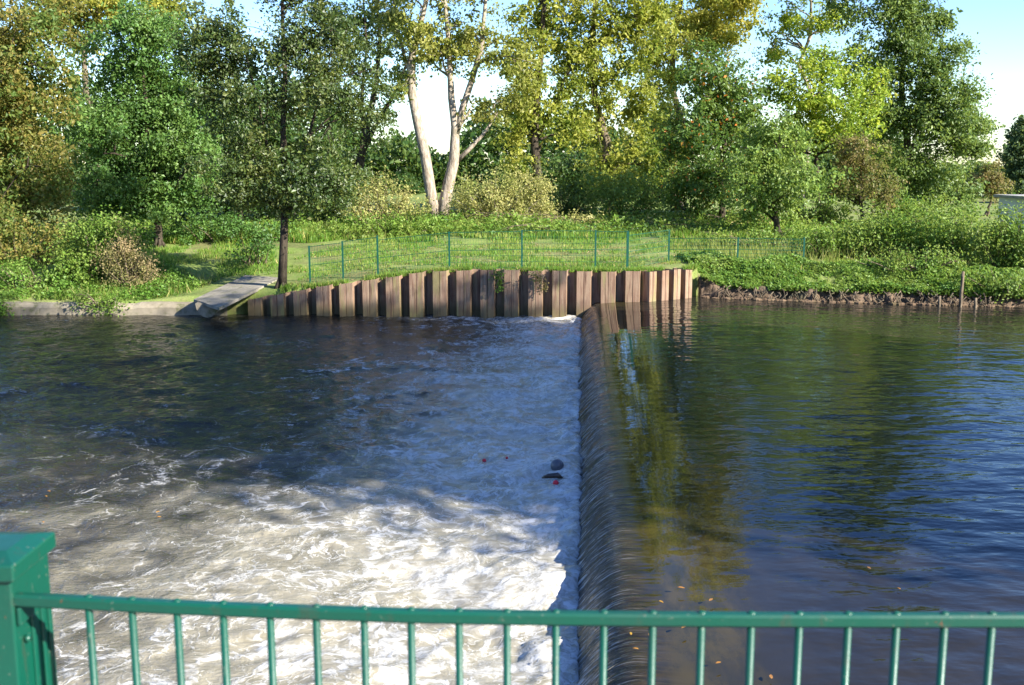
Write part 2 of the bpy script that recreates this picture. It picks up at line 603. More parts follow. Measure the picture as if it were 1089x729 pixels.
def upper_mat():
    t = NT('river_water')
    p = t.pos()
    side = t.attr('side')
    along = t.attr('along')
    # clear, thin water over the algae of the crest; deep and silty further out
    patch = t.noise(t.sc(p, (1.0, .35, 1)), 1.4, 4, .6)
    edge = t.math('ADD', side, t.lin(patch, .3, .7, -.5, .5))
    olive = t.mix(t.ss(t.noise(t.sc(p, (2, .8, 1)), 2.2, 5, .65), .35, .7), (.060, .045, .012), (.026, .024, .009))
    deep = t.mix(t.ss(patch, .3, .7), (.015, .014, .011), (.024, .021, .015))
    c = t.mix(t.ss(edge, 1.1, 2.3), olive, deep)
    # falling part: dark, threaded with aerated strands that run with the flow
    cmb = t.n('ShaderNodeCombineXYZ')
    lean = t.math('SUBTRACT', along, t.math('MULTIPLY', t.math('SUBTRACT', .9, side), .30))
    t.l(lean, cmb.inputs[0])
    t.l(t.attr('arc'), cmb.inputs[1])
    sv = cmb.outputs[0]
    st = t.noise(t.sc(sv, (15, 1.3, 1)), 1, 5, .6, dist=.25)
    st2 = t.noise(t.sc(sv, (21, 1.6, 1)), 1, 3, .55, dist=.3)
    fallm = t.ss(side, .85, .15)
    c = t.mix(t.math('MULTIPLY', t.ss(side, 1.15, .65), .85), c, t.mix(t.ss(st, .4, .62), (.010, .008, .005), (.038, .027, .013)))
    st3 = t.noise(t.sc(sv, (30, 1.9, 1)), 1, 4, .6, dist=.2)
    thr = t.math('MULTIPLY', t.math('MULTIPLY', t.ss(st3, .53, .60), t.ss(st, .38, .54)), fallm)
    c = t.mix(t.math('MULTIPLY', thr, .6), c, (.62, .60, .56))
    # ripples
    q = t.sc(p, (1.0, 1.9, 1.0))
    w = t.noise(t.vmath('ADD', q, t.sc(t.noise(q, 1.2, 2, .5, color=True), (.25, .25, 0))), 1.45, 3, .42)
    w2 = t.noise(t.sc(p, (1, 2.0, 1)), 4.6, 2, .4)
    calm = t.ss(side, 1.4, 3.6, .10, 1.0)
    gust = t.lin(t.noise(p, .16, 3, .5), .3, .7, .55, 1.25)
    hgt = t.math('ADD', t.math('MULTIPLY', w, 1.0), t.math('MULTIPLY', w2, .12))
    hgt = t.math('MULTIPLY', hgt, t.math('MULTIPLY', calm, gust))
    sth = t.math('MULTIPLY', t.math('ADD', t.math('MULTIPLY', st, .8), t.math('MULTIPLY', st2, .45)), t.ss(side, .9, .35))
    b1 = t.bump(hgt, 1.0, .038)
    b2 = t.bump(sth, .9, .05, b1)
    return t.done(t.pbsdf(c, t.math('ADD', .03, t.math('MULTIPLY', thr, .4)), .5, b2, IOR=1.333))


M['upper'] = upper_mat()
ts_up = np.concatenate([np.arange(3.2, 20, .07), np.arange(20, 46, .11)])
s_far = np.concatenate([np.arange(SEAM, 9, .07), np.arange(9, 22, .14), np.linspace(22, 70, 60), np.linspace(72, 420, 20)])
up = water_sheet('water', M['upper'], s_far, ts_up)
tag(up, kind='structure', label='smooth dark river water held above the weir')


def lower_aer(x, y, s):
    """how much air the drop has beaten into the tail water: 1 at the weir, 0 far downstream"""
    d = -s
    near = np.interp(y, [6, 10, 15, 19, 24, 38], [6.6, 6.2, 5.9, 5.8, 5.4, 5.2])
    a = np.exp(-np.clip(d / near, 0, None) ** 1.5)
    a = a + .25 * (fbm(x * .35, y * .22, 0, 4, 71) - .5) * 2 * np.exp(-d / 12)
    return np.clip(a, 0, 1)


def lower_wave(x, y, s):
    d = np.clip(-s, 0, None)
    amp = .066 + .08 * np.exp(-d / 2.2) + .07 * np.exp(-d / 7)
    wx = (fbm(x * .7, y * .7, 3, 2, 81) - .5) * 1.6
    big = fbm(x * .75 + wx, y * .75 - wx, 0, 3, 83) - .5
    rid = 1 - np.abs(2 * fbm(x * 1.7 + wx, y * 1.5, 0, 3, 85) - 1)
    fine = fbm(x * 5.5, y * 5.5, 0, 3, 87) - .5
    return amp * (1.8 * big + .5 * (rid - .7) + .30 * fine * (0.35 + .65 * np.exp(-d / 4)))


def lower_mat():
    t = NT('tail_water')
    p = t.pos()
    aer = t.attr('aer')
    base = t.attr('base')
    warp = t.noise(p, .55, 4, .55, color=True)
    wp = t.vmath('ADD', p, t.sc(t.vmath('SUBTRACT', warp, (.5, .5, .5)), (1.3, 1.3, 0)))
    warp2 = t.noise(wp, 3.4, 4, .6, color=True)
    wp2 = t.vmath('ADD', wp, t.sc(t.vmath('SUBTRACT', warp2, (.5, .5, .5)), (.26, .26, 0)))
    # lacy foam: thin ridges of several sizes
    def ridge(v, sc_, d):
        n = t.noise(v, sc_, d, .55)
        return t.math('SUBTRACT', 1.0, t.math('ABSOLUTE', t.math('SUBTRACT', t.math('MULTIPLY', n, 2.0), 1.0)))
    r1 = ridge(wp2, .55, 6)
    r2 = ridge(wp2, 1.5, 6)
    r3 = ridge(wp2, 4.6, 4)
    cov = t.noise(wp, .34, 4, .6)
    cov2 = t.noise(wp, 1.3, 3, .6)
    lvl = t.math('ADD', t.math('MULTIPLY', aer, .8), t.lin(cov, .32, .68, -.30, .32))
    lvl2 = t.math('ADD', t.math('MULTIPLY', aer, .85), t.lin(cov2, .32, .68, -.45, .26))

    def line(r, l, wide):
        lo_ = t.math('SUBTRACT', 1.0, t.math('MULTIPLY', t.ss(l, -.25, 1.0), wide))
        return t.math('MULTIPLY', t.ss(r, lo_, t.math('ADD', lo_, .055)), t.ss(l, -.22, .30))
    foam = t.math('MULTIPLY', line(r1, lvl, .075), .9)
    foam = t.math('MAXIMUM', foam, t.math('MULTIPLY', line(r2, lvl2, .088), .8))
    foam = t.math('MAXIMUM', foam, t.math('MULTIPLY', line(r3, t.math('SUBTRACT', lvl2, .10), .11), .65))
    # boils: broad patches of dense white
    boil = t.ss(t.math('ADD', t.math('MULTIPLY', aer, .72), t.lin(t.noise(wp2, .5, 7, .62), .32, .68, -.42, .36)), .52, .98)
    foam = t.math('MAXIMUM', foam, t.math('MULTIPLY', boil, .8))
    foam = t.math('MAXIMUM', foam, t.math('MULTIPLY', base, t.ss(t.noise(wp2, 2.6, 6, .68), .40, .64)))
    sp = t.math('MULTIPLY', t.ss(t.noise(p, 26, 2, .5), .70, .76), t.ss(aer, .02, .3, .25, .8))
    foam = t.math('MAXIMUM', foam, sp)
    foam = t.math('MULTIPLY', foam, t.lin(t.noise(wp2, 8, 6, .75), .36, .62, .12, 1.0), clamp=True)
    deep = t.mix(t.ss(cov, .35, .65), (.013, .012, .009), (.026, .023, .015))
    milky = t.mix(t.ss(r2, .5, .95), (.19, .168, .112), (.28, .252, .178))
    am = t.math('ADD', t.attr('milk'), t.lin(t.noise(wp, .9, 4, .6), .3, .7, -.22, .22), clamp=True)
    c = t.mix(t.ss(am, .06, .80), deep, milky)
    c = t.mix(foam, c, (.74, .725, .67))
    hgt = t.noise(wp2, 2.4, 5, .6)
    rip = t.noise(t.sc(p, (1, 1.7, 1)), 7, 4, .55)
    h = t.math('ADD', t.math('MULTIPLY', hgt, 1.0), t.math('MULTIPLY', rip, .35))
    h = t.math('ADD', h, t.math('MULTIPLY', foam, .22))
    b = t.bump(h, t.lin(aer, 0, .8, 1.0, .30), .13)
    return t.done(t.pbsdf(c, t.lin(foam, 0, 1, .045, .6), t.lin(foam, 0, 1, .5, .25), b, IOR=1.333))


M['lower'] = lower_mat()


def build_lower():
    d = np.concatenate([np.arange(-.22, 6, .055), np.arange(6, 16, .11), np.arange(16, 34, .22), np.linspace(34, 80, 40), np.linspace(84, 420, 16)])
    t_ = np.concatenate([np.arange(3.2, 18, .06), np.arange(18, 30, .085), np.arange(30, 46, .11)])
    D, T = np.meshgrid(d, t_)
    S = -D
    P = T[..., None] * U + S[..., None] * N_
    X, Y = P[..., 0], P[..., 1]
    Z = lower_wave(X, Y, S)
    # standing roll of foam at the foot of the drop and where the wall's corner is washed
    roll = np.exp(-((D - .18) / .26) ** 2)
    Z = Z + roll * (.02 + .10 * (fbm(X * 7, Y * 7, 0, 4, 91) - .4))
    wallwash = sst(1.3, .2, np.abs(Y - (yb(X) - .45))) * sst(-5.5, -.5, X)
    Z = Z + wallwash * .10 * fbm(X * 3, Y * 3, 0, 3, 95)
    Z = np.where(D < 0, Z - .15 * sst(0, -.2, D), Z)
    aer = np.maximum(lower_aer(X, Y, S), wallwash * .85)
    base = np.maximum(np.exp(-(np.clip(D, 0, None) / 1.1) ** 2) * .92, wallwash)
    m_ = np.interp(Y, [6, 10, 15, 19, 24, 38], [8.2, 7.6, 6.6, 5.0, 3.0, 2.4])
    milk = np.clip(np.exp(-(np.clip(D, 0, None) / m_) ** 1.6) + .3 * (fbm(X * .3, Y * .25, 0, 4, 73) - .5) * np.exp(-D / 12), 0, 1)
    V = np.stack([X, Y, Z], -1).reshape(-1, 3)
    Q = grid_q(len(t_), len(d))[:, ::-1]
    o = mesh_np('water', V, Q, M['lower'], smooth=True, attrs={'aer': aer.ravel(), 'base': base.ravel(), 'milk': milk.ravel()})
    tag(o, kind='structure', label='churned foaming tail water below the weir')


build_lower()

# the weir: a concrete sill under the sheet of falling water
weir = empty('weir', (U[0] * 20, U[1] * 20, 0))
tag(weir, 'long weir step with dark streaked water pouring over its rounded crest', 'weir')
inv = Matrix.Translation(-Vector(weir.location))
fw = water_sheet('falling_water', M['upper'], np.concatenate([np.arange(-.12, 1.2, .03), np.arange(1.2, SEAM + .001, .05)]), np.concatenate([np.arange(3.2, 16, .022), np.arange(16, 26, .035), np.arange(26, 38.3, .05)]))
fw.parent = weir
fw.matrix_parent_inverse = inv
sec = [(.28, -1.3), (.28, -.2), (.5, .25), (.85, .42), (1.9, .42), (2.6, -1.3)]
mb = MB()
vv = []
for tt in (3.0, 37.2):
    for s_, z_ in sec:
        q = U * tt + N_ * s_
        vv.append((q[0], q[1], z_))
k = len(sec)
mb.add(vv, [tuple(range(k)), tuple(range(2 * k - 1, k - 1, -1))] + [(i, i + k, (i + 1) % k + k, (i + 1) % k) for i in range(k)])
sill = mb.build('sill', M['kerb'], weir)
sill.matrix_parent_inverse = inv

# ------------------------------------------------------------------ sheet pile wall
swall = empty('sheet_pile_wall', (-2.5, 38.2, 0))
tag(swall, 'rusty brown corrugated steel sheet pile wall along the far bank', 'sheet pile wall')
winv = Matrix.Translation(-Vector(swall.location))


def pile_run(a, b, per, n, top, phase=0.0, rnd=random.Random(4)):
    a = np.array(a)
    b = np.array(b)
    d = (b - a) / np.linalg.norm(b - a)
    nrm = np.array([d[1], -d[0]])
    if nrm[1] > 0:
        nrm = -nrm
    for i in range(n):
        s0 = i * per
        dep = .48
        th = .014
        # outline in plan: flat out-pan with a centre clutch groove, slanted web, in-pan
        w = per
        pl = [(0, 0), (.05 * w, dep * 1.0), (.315 * w, dep), (.325 * w, dep - .02), (.345 * w, dep - .02), (.355 * w, dep), (.62 * w, dep), (.68 * w, 0), (w + .004, 0)]
        j = rnd.uniform(-.012, .012)
        tz = rnd.uniform(-.018, .018)
        front = [a + d * (s0 + x) + nrm * (y + j - .48) for x, y in pl]
        back = [q - nrm * th for q in front]
        zt = [float(top((q[0]))) + tz for q in front]
        vs, fs = [], []
        m = len(pl)
        for q, z in zip(front, zt):
            vs += [(q[0], q[1], -.9), (q[0], q[1], z)]
        for q, z in zip(back, zt):
            vs += [(q[0], q[1], -.9), (q[0], q[1], z)]
        for e in range(m - 1):
            f0, f1 = 2 * e, 2 * e + 2
            g0, g1 = f0 + 2 * m, f1 + 2 * m
            fs += [(f0, f1, f1 + 1, f0 + 1), (g0, g0 + 1, g1 + 1, g1), (f0 + 1, f1 + 1, g1 + 1, g0 + 1)]
        fs += [(0, 1, 2 * m + 1, 2 * m), (2 * m - 2, 4 * m - 2, 4 * m - 1, 2 * m - 1)]
        o = MB().add(vs, fs).build('sheet_pile', M['rust'], swall)
        o.matrix_parent_inverse = winv


L1 = math.dist(WALL[0], WALL[1])
n1 = 17
pile_run(WALL[0], WALL[1], L1 / n1, n1, lambda x: wall_top(x) + .03)
L2 = math.dist(WALL[1], WALL[2])
pile_run(WALL[1], WALL[2], L2 / 4, 4, lambda x: wall_top(x) + .03 - .10 * max(0, x - 6.2))

# ------------------------------------------------------------------ kerb along the left bank
def kerb():
    xs = np.linspace(-46, -10.75, 150)
    sec = [(-.02, -.8), (-.05, .30), (.02, .42), (.16, .455), (.42, .45), (.50, .36), (.5, -.8)]
    V = []
    for x in xs:
        y = float(yb(x))
        for k_, (v, z) in enumerate(sec):
            n = float(fbm(np.array([x * 1.1]), np.array([k_ * .7]), 0, 3, 101)[0]) - .5
            V.append((x, y + v + n * .10, z + n * .12 * (z > 0) - (.06 if -14.8 < x < -14.2 else 0)))
    o = mesh_np('river_kerb', np.array(V), grid_q(len(xs), len(sec)), M['kerb'], smooth=False)
    tag(o, 'low weathered concrete kerb edging the left bank at the waterline', 'kerb')


kerb()

# concrete ramp slab jutting over the water
def slab():
    a, b, c, d = RAMP
    top = [a, b, c, d]
    root = empty('concrete_ramp', (a[0], a[1], .4))
    tag(root, 'tilted pale concrete ramp slab overhanging the water beside the wall', 'ramp')
    iv = Matrix.Translation(-Vector(root.location))
    n = 10
    V, Q = [], []
    for lay in (0, -.10):
        for i in range(n + 1):
            for j in range(n + 1):
                u, v = i / n, j / n
                q = (a * (1 - u) + b * u) * (1 - v) + (d * (1 - u) + c * u) * v
                w = (vn(np.array([q[0] * 2]), np.array([q[1] * 2]), 0, 5)[0] - .5) * .05
                V.append((q[0] + (w if i in (0, n) else 0), q[1] + (w if j in (0, n) else 0), q[2] + lay + w * .5))
    m = n + 1
    for i in range(n):
        for j in range(n):
            p = i * m + j
            Q.append((p, p + m, p + m + 1, p + 1))
            p += m * m
            Q.append((p, p + 1, p + m + 1, p + m))
    for i in range(n):
        for (p, q_) in ((i * m, (i + 1) * m), ((i + 1) * m + n, i * m + n), (i + 1, i), (n * m + i, n * m + i + 1)):
            Q.append((p, q_, q_ + m * m, p + m * m))
    o = mesh_np('slab', np.array(V), np.array(Q), M['slab'], root)
    o.matrix_parent_inverse = iv
    # the dark drain pipe / rounded block under the slab's lip
    mb_ = MB()
    cx, cy = (a[0] + b[0]) / 2 - .05, (a[1] + b[1]) / 2 + .25
    pts = []
    for i in range(9):
        an = math.pi * i / 8
        pts.append((cx + .42 * math.cos(an) * (1 if i < 8 else 1), .62 - .52 * math.sin(an)))
    vs = [(x, cy, z) for x, z in pts] + [(x, cy + 1.2, z + .1) for x, z in pts]
    kk = len(pts)
    mb_.add(vs, [tuple(range(kk)), tuple(range(2 * kk - 1, kk - 1, -1))] + [(i, i + kk, (i + 1) % kk + kk, (i + 1) % kk) for i in range(kk)])
    o = mb_.build('support', M['kerb'], root)
    o.matrix_parent_inverse = iv


slab()

# ------------------------------------------------------------------ leaves and plants
def leaf_cloud(name, C, size, mat, parent=None, up=.45, outw=None, aspect=.62, flop=.15, rng=RNG):
    """C (n,3) leaf centres -> rhombic leaves of random facing"""
    n = len(C)
    nr = rng.normal(size=(n, 3))
    nr /= np.linalg.norm(nr, axis=1)[:, None]
    nr[:, 2] = nr[:, 2] * .8 + up
    if outw is not None:
        nr += outw * .6
    nr /= np.linalg.norm(nr, axis=1)[:, None] + 1e-9
    a = rng.normal(size=(n, 3))
    a[:, 2] -= flop
    a -= nr * np.sum(a * nr, 1)[:, None]
    a /= np.linalg.norm(a, axis=1)[:, None] + 1e-9
    b = np.cross(nr, a)
    L = (size * rng.uniform(.65, 1.35, n))[:, None] * .5
    W = L * aspect
    bend = nr * L * .25
    V = np.stack([C - a * L - bend, C + b * W, C + a * L - bend, C - b * W], 1).reshape(-1, 3)
    Q = np.arange(4 * n).reshape(-1, 4)
    return mesh_np(name, V, Q, mat, parent)


def clumps_in(cen, rad, n, rng, shell=.55, hole=.0, seed=0):
    """clump centres in an ellipsoid, biased to its outer part, thinned by coarse noise so that gaps open"""
    out = []
    while len(out) < n:
        d = rng.normal(size=(n * 3, 3))
        d /= np.linalg.norm(d, axis=1)[:, None]
        r = rng.uniform(0, 1, n * 3) ** shell
        p = cen + d * r[:, None] * rad
        if hole > 0:
            k = fbm(p[:, 0] * .55, p[:, 1] * .55, p[:, 2] * .55, 2, seed)
            p = p[k > hole]
        out += list(p)
        hole *= .96
    return np.array(out[:n])


def limb(p0, p1, r0, r1, rng, sag=.12, n=6):
    p0, p1 = np.array(p0, float), np.array(p1, float)
    L = np.linalg.norm(p1 - p0)
    pts, rr = [], []
    off = rng.normal(size=3) * L * .05
    for i in range(n + 1):
        u = i / n
        q = p0 * (1 - u) + p1 * u
        q = q + np.array([0, 0, 1]) * L * sag * math.sin(math.pi * u) * .5 + off * math.sin(math.pi * u) + rng.normal(size=3) * L * .012 * (0 < i < n)
        pts.append(q)
        rr.append(r0 * (1 - u) ** .8 + r1 * (1 - (1 - u) ** .8))
    return pts, rr


def tree(name, label, Y, base, blobs, leaf, bark, r0=.22, size=.24, dens=1.0, hole=.42, clump_r=.75, stems=None, top=None, group=None, seed=1, limbs=14, low_leaf=None, dy=0.0, kids=None, flat=.75, depth=1.0, shell=.55):
    """base, blobs and stems are given where they stand in the photo, at the tree's own distance; depth is as deep as wide"""
    rng = np.random.default_rng(seed)
    bx = at(base[0], base[1], Y)
    gz = float(ground_z(np.array([bx[0]]), np.array([Y]))[0])
    root = empty(name, (bx[0], Y, gz))
    tag(root, label, 'tree', group)
    org = np.array([bx[0], Y, gz])
    mb_ = MB()
    cs, outs = [], []
    centers = []
    for bi, bl in enumerate(blobs):
        cx, cy, rx, ry = bl[:4]
        c = at(cx, cy, Y)
        sc_ = Y / ray(cx, cy)[1] / F
        rad = np.array([rx * sc_, (rx + ry) * .5 * sc_ * depth, ry * sc_])
        c[1] += rng.uniform(-.35, .35) * rad[1] + dy
        if len(bl) > 4:
            c[1] += bl[4]
        centers.append((c, rad))
        vol = rad[0] * rad[1] * rad[2]
        n = max(8, int(dens * 6.6 * (vol ** .74) / clump_r ** 1.6))
        k = clumps_in(c, rad, n, rng, shell, hole, seed * 7 + bi)
        cs.append(k)
        o_ = (k - c) / rad
        outs.append(o_ / (np.linalg.norm(o_, axis=1)[:, None] + 1e-6))
    CC = np.concatenate(cs)
    OO = np.concatenate(outs)
    keep = CC[:, 2] > gz + .3
    CC, OO = CC[keep], OO[keep]
    # stems
    topz = max(c[2] + r[2] * .5 for c, r in centers)
    stem_pts = []
    if stems is None:
        tx = np.mean([c[0] for c, r in centers])
        tp = np.array([tx, Y, topz])
        stems_w = [limb(org - (0, 0, .2), tp, r0, r0 * .12, rng, 0, 9)]
    else:
        stems_w = []
        for st in stems:
            pts = [at(px_, py_, Y + (q[0] if q else 0)) for px_, py_, _, *q in st]
            if st[0][1] >= base[1] - 4:
                pts[0] = np.array([pts[0][0], Y, gz - .2])
            stems_w.append((pts, [s_[2] for s_ in st]))
    for pts, rr in stems_w:
        mb_.tube(pts, rr, 9)
        for i in range(len(pts) - 1):
            for u in (0, .5):
                stem_pts.append((pts[i] * (1 - u) + pts[i + 1] * u, rr[i] * (1 - u) + rr[i + 1] * u))
    pts0, rr0 = stems_w[0]
    # root flare
    for a in range(5):
        an = a * 1.26 + rng.uniform(0, .5)
        mb_.tube([org + (math.cos(an) * r0 * 1.7, math.sin(an) * r0 * 1.7, -.12), org + (math.cos(an) * r0 * .7, math.sin(an) * r0 * .7, r0 * 1.2), org + (0, 0, r0 * 3)], [r0 * .4, r0 * .45, r0 * .4], 6)
    # limbs to a spread of clumps, twigs to more
    idx = rng.permutation(len(CC))
    tips = []
    SPp = np.array([s_[0] for s_ in stem_pts])
    for q in idx[:limbs]:
        tgt = CC[q]
        dd = np.linalg.norm((SPp - tgt) * (1, 1, 1), axis=1) + np.where(SPp[:, 2] > tgt[2] - .3, 50, 0) + np.where(SPp[:, 2] < gz + 1.2, 20, 0)
        w = int(np.argmin(dd))
        s0, sr = stem_pts[w]
        pts, rr = limb(s0, tgt, min(sr * .55, .11 + r0 * .2), .018, rng)
        mb_.tube(pts, rr, 6, False)
        tips += [(pts[i], rr[i]) for i in (2, 3, 4, 5)]
    if tips:
        TP = np.array([s_[0] for s_ in tips])
        for q in idx[limbs:limbs + limbs * 5]:
            w = int(np.argmin(np.linalg.norm(TP - CC[q], axis=1)))
            pts, rr = limb(TP[w], CC[q], min(tips[w][1] * .6, .04), .01, rng, .1, 3)
            mb_.tube(pts, rr, 4, False)
    mb_.build('trunk', bark, root, origin=None).matrix_parent_inverse = Matrix.Translation(-Vector(root.location))
    # leaves
    per = max(8, int(50 * (clump_r / .75) ** 2 * (.24 / size) ** 1.5))
    cnt = len(CC)
    rr = clump_r * rng.uniform(.6, 1.3, cnt)
    P = np.repeat(CC, per, 0) + rng.normal(size=(cnt * per, 3)) * np.repeat(rr, per)[:, None] * np.array([.44, .44, .44 * flat])
    leaf_cloud('crown', P, np.repeat(size * rng.uniform(.65, 1.3, cnt), per), leaf, root, outw=np.repeat(OO, per, 0), rng=rng).matrix_parent_inverse = Matrix.Translation(-Vector(root.location))
    return root


def bush(name, label, Y, blobs, leaf, size=.14, dens=1.0, seed=1, group=None, clump_r=.38, cat='bush', hole=.3, twigs=26, twig_mat=None, depth=.9):
    rng = np.random.default_rng(seed + 500)
    cs, outs = [], []
    for bi, (cx, cy, rx, ry, *dd) in enumerate(blobs):
        c = at(cx, cy, Y)
        c[1] += dd[0] if dd else 0
        sc_ = Y / ray(cx, cy)[1] / F
        rad = np.array([rx * sc_, (rx + ry) * .5 * sc_ * depth, ry * sc_])
        n = max(8, int(dens * 5.5 * (np.prod(rad) ** .74) / clump_r ** 1.7))
        k = clumps_in(c, rad, n, rng, .5, hole, seed * 3 + bi)
        cs.append(k)
        o_ = (k - c) / rad
        outs.append(o_ / (np.linalg.norm(o_, axis=1)[:, None] + 1e-6))
    CC, OO = np.concatenate(cs), np.concatenate(outs)
    cen = CC.mean(0)
    gz = float(ground_z(cen[:1], np.array([cen[1]]))[0])
    root = empty(name, (cen[0], cen[1], gz))
    tag(root, label, cat, group)
    iv = Matrix.Translation(-Vector(root.location))
    G = ground_z(CC[:, 0], CC[:, 1])
    vv_ = CC[:, 1] - yb(CC[:, 0])
    keep = (CC[:, 2] > np.where(vv_ > .2, G - .05, .1))
    CC, OO = CC[keep], OO[keep]
    mb_ = MB()
    for q in rng.permutation(len(CC))[:twigs]:
        t_ = CC[q]
        s_ = np.array([cen[0] + (t_[0] - cen[0]) * .35 + rng.normal() * .15, cen[1] + (t_[1] - cen[1]) * .35 + .1, gz - .05])
        pts, rr = limb(s_, t_ + OO[q] * .2, .028, .006, rng, .15, 4)
        mb_.tube(pts, rr, 5, False)
    mb_.build('stems', twig_mat or BARK_M, root).matrix_parent_inverse = iv
    per = max(8, int(38 * (clump_r / .38) ** 2 * (.14 / size) ** 1.5))
    rr = clump_r * rng.uniform(.6, 1.35, len(CC))
    P = np.repeat(CC, per, 0) + rng.normal(size=(len(CC) * per, 3)) * np.repeat(rr, per)[:, None] * .55
    leaf_cloud('foliage', P, np.full(len(P), size), leaf, root, outw=np.repeat(OO, per, 0), rng=rng).matrix_parent_inverse = iv
    return root


# ---- trees, left to right
tree('autumn_tree', 'brown and olive autumn tree filling the upper left corner', 46, (18, 275), [(15, 60, 70, 70), (25, 140, 60, 70), (8, 210, 58, 55), (-45, 120, 60, 100), (0, -40, 60, 50), (50, 205, 30, 35), (48, 20, 35, 40)], L_BROWN, BARK_D, .24, .17, 1.25, .40, .7, seed=11)
tree('yellow_tree', 'tall yellow leaved tree peeking above the bright green ash tree', 60, (105, 232), [(120, 0, 70, 38), (150, 25, 30, 25), (90, 25, 45, 32), (60, -40, 70, 40), (180, 12, 28, 22)], L_YEL, BARK_M, .26, .24, .9, .44, .75, seed=12)
tree('ash_tree', 'dense bright green ash tree with a rounded crown on the left bank', 50, (168, 238), [(150, 72, 72, 58), (150, 130, 80, 58), (135, 190, 70, 42), (205, 170, 38, 45), (152, 30, 48, 30), (100, 150, 35, 45), (195, 110, 40, 40), (175, 210, 45, 26), (115, 215, 40, 26), (215, 205, 26, 28)], L_ASH, BARK_D, .2, .17, 1.5, .38, .65, seed=13)
tree('riverside_tree', 'sparse olive tree with a dark straight trunk beside the concrete ramp', 39.6, (299, 296),
     [(300, 45, 85, 50), (262, 118, 48, 45), (345, 105, 50, 48), (300, 185, 60, 32), (330, -30, 70, 45), (228, 35, 38, 40), (372, 40, 38, 50), (250, 185, 42, 32), (345, 185, 48, 38), (268, 212, 36, 18), (340, 212, 44, 20), (300, 218, 30, 12), (215, 100, 24, 40), (205, 60, 22, 26), (240, 80, 30, 30), (395, 120, 22, 40)],
     L_RIVER, BARK_D, .17, .135, 1.35, .42, .5, seed=14, limbs=34, stems=[[(299, 296, .19), (302, 250, .15), (303, 200, .135), (301, 140, .11), (303, 80, .09), (300, 10, .06), (305, -70, .03)], [(303, 205, .09), (322, 170, .07), (335, 120, .05), (345, 70, .02)], [(302, 190, .08), (285, 160, .06), (275, 110, .04), (262, 60, .02)]])
tree('dark_tree', 'dark woodland tree between the ash and the riverside trunk', 57, (258, 235), [(262, 190, 48, 40), (228, 150, 28, 38), (275, 140, 36, 45), (240, 200, 40, 30)], L_DARK, BARK_D, .16, .2, 1.0, .36, .65, seed=15)
tree('dark_tree', 'dark green woodland tree close behind the riverside trunk', 59, (330, 235), [(325, 185, 40, 42), (352, 150, 30, 40), (345, 205, 32, 28), (300, 150, 30, 45)], L_DARK, BARK_D, .16, .2, .9, .4, .65, seed=16)
tree('bare_stemmed_tree', 'thin crowned tree with several dark bare stems left of the forked poplar', 66, (380, 222), [(380, 20, 62, 45), (350, 95, 40, 45), (421, 60, 26, 40), (400, -50, 70, 50), (372, 150, 20, 30), (408, 118, 18, 22)], L_OLIVE, BARK_D, .26, .22, .55, .5, .6, seed=17, limbs=18,
     stems=[[(378, 222, .30), (381, 185, .27), (387, 150, .24), (400, 90, .17), (404, 40, .11), (398, -30, .05)], [(384, 165, .2), (402, 128, .16), (420, 100, .12), (436, 60, .06)], [(388, 150, .16), (384, 110, .12), (390, 50, .08), (385, -20, .04)], [(381, 185, .17), (368, 140, .12), (360, 90, .08), (352, 40, .04)]])
tree('forked_poplar', 'tall poplar with two pale leaning trunks forking from the ground', 61, (466, 233), [(444, 25, 42, 45), (500, 45, 55, 50), (480, -40, 80, 50), (480, -120, 70, 50), (532, 112, 24, 24), (548, 70, 32, 45), (416, 85, 20, 22), (470, 62, 26, 22), (420, 20, 30, 30), (510, 110, 22, 20)], L_POP, BARK_P, .34, .22, .62, .46, .65, seed=18, limbs=20,
     stems=[[(464, 232, .44), (458, 205, .33), (452, 165, .31), (444, 130, .28), (438, 100, .26), (437, 66, .23), (446, 30, .17), (456, -10, .12), (458, -70, .05)],
            [(468, 232, .42), (475, 205, .34), (483, 170, .32), (484, 135, .24), (480, 105, .20), (478, 60, .15), (474, 10, .11), (470, -60, .05)],
            [(484, 145, .23), (492, 115, .2), (502, 85, .17), (512, 50, .14), (516, 5, .1), (520, -50, .05)],
            [(486, 172, .15), (500, 158, .12), (515, 142, .09), (530, 118, .05)], [(484, 140, .14), (493, 128, .1), (500, 118, .06)],
            [(440, 90, .14), (430, 60, .1), (422, 25, .07), (415, -20, .03)]])
tree('ivy_clad_tree', 'yellow green poplar with a dark ivy covered trunk behind the pale shrub', 64, (570, 232), [(570, 88, 40, 52), (592, 20, 52, 45), (603, 130, 34, 45), (546, 172, 28, 32), (560, -60, 70, 60), (575, -130, 55, 50), (610, 70, 30, 40), (560, 140, 22, 30)], L_POPY, BARK_D, .28, .23, .8, .43, .7, seed=19,
     stems=[[(571, 232, .32), (572, 190, .28), (568, 150, .25), (570, 110, .22), (576, 50, .16), (580, -20, .1)], [(569, 150, .15), (590, 110, .12), (606, 70, .06)]])
tree('yellowing_poplar', 'tall yellow and green poplar in the middle of the tree row', 66, (652, 233), [(642, 55, 48, 55), (678, 110, 42, 55), (655, 180, 45, 45), (640, -30, 60, 50), (650, -110, 50, 50), (690, 20, 45, 48), (630, 120, 25, 40), (700, 180, 26, 30)], L_POPY, BARK_M, .3, .23, .85, .42, .7, seed=20)
tree('golden_poplar', 'bright golden poplar standing behind the dark green maple', 71, (722, 234), [(738, 8, 55, 38), (715, 62, 36, 52), (788, 2, 45, 34), (740, -60, 80, 45), (735, -130, 60, 50), (702, 140, 30, 50), (770, 35, 40, 30)], L_YEL, BARK_M, .28, .25, .9, .43, .75, seed=21)
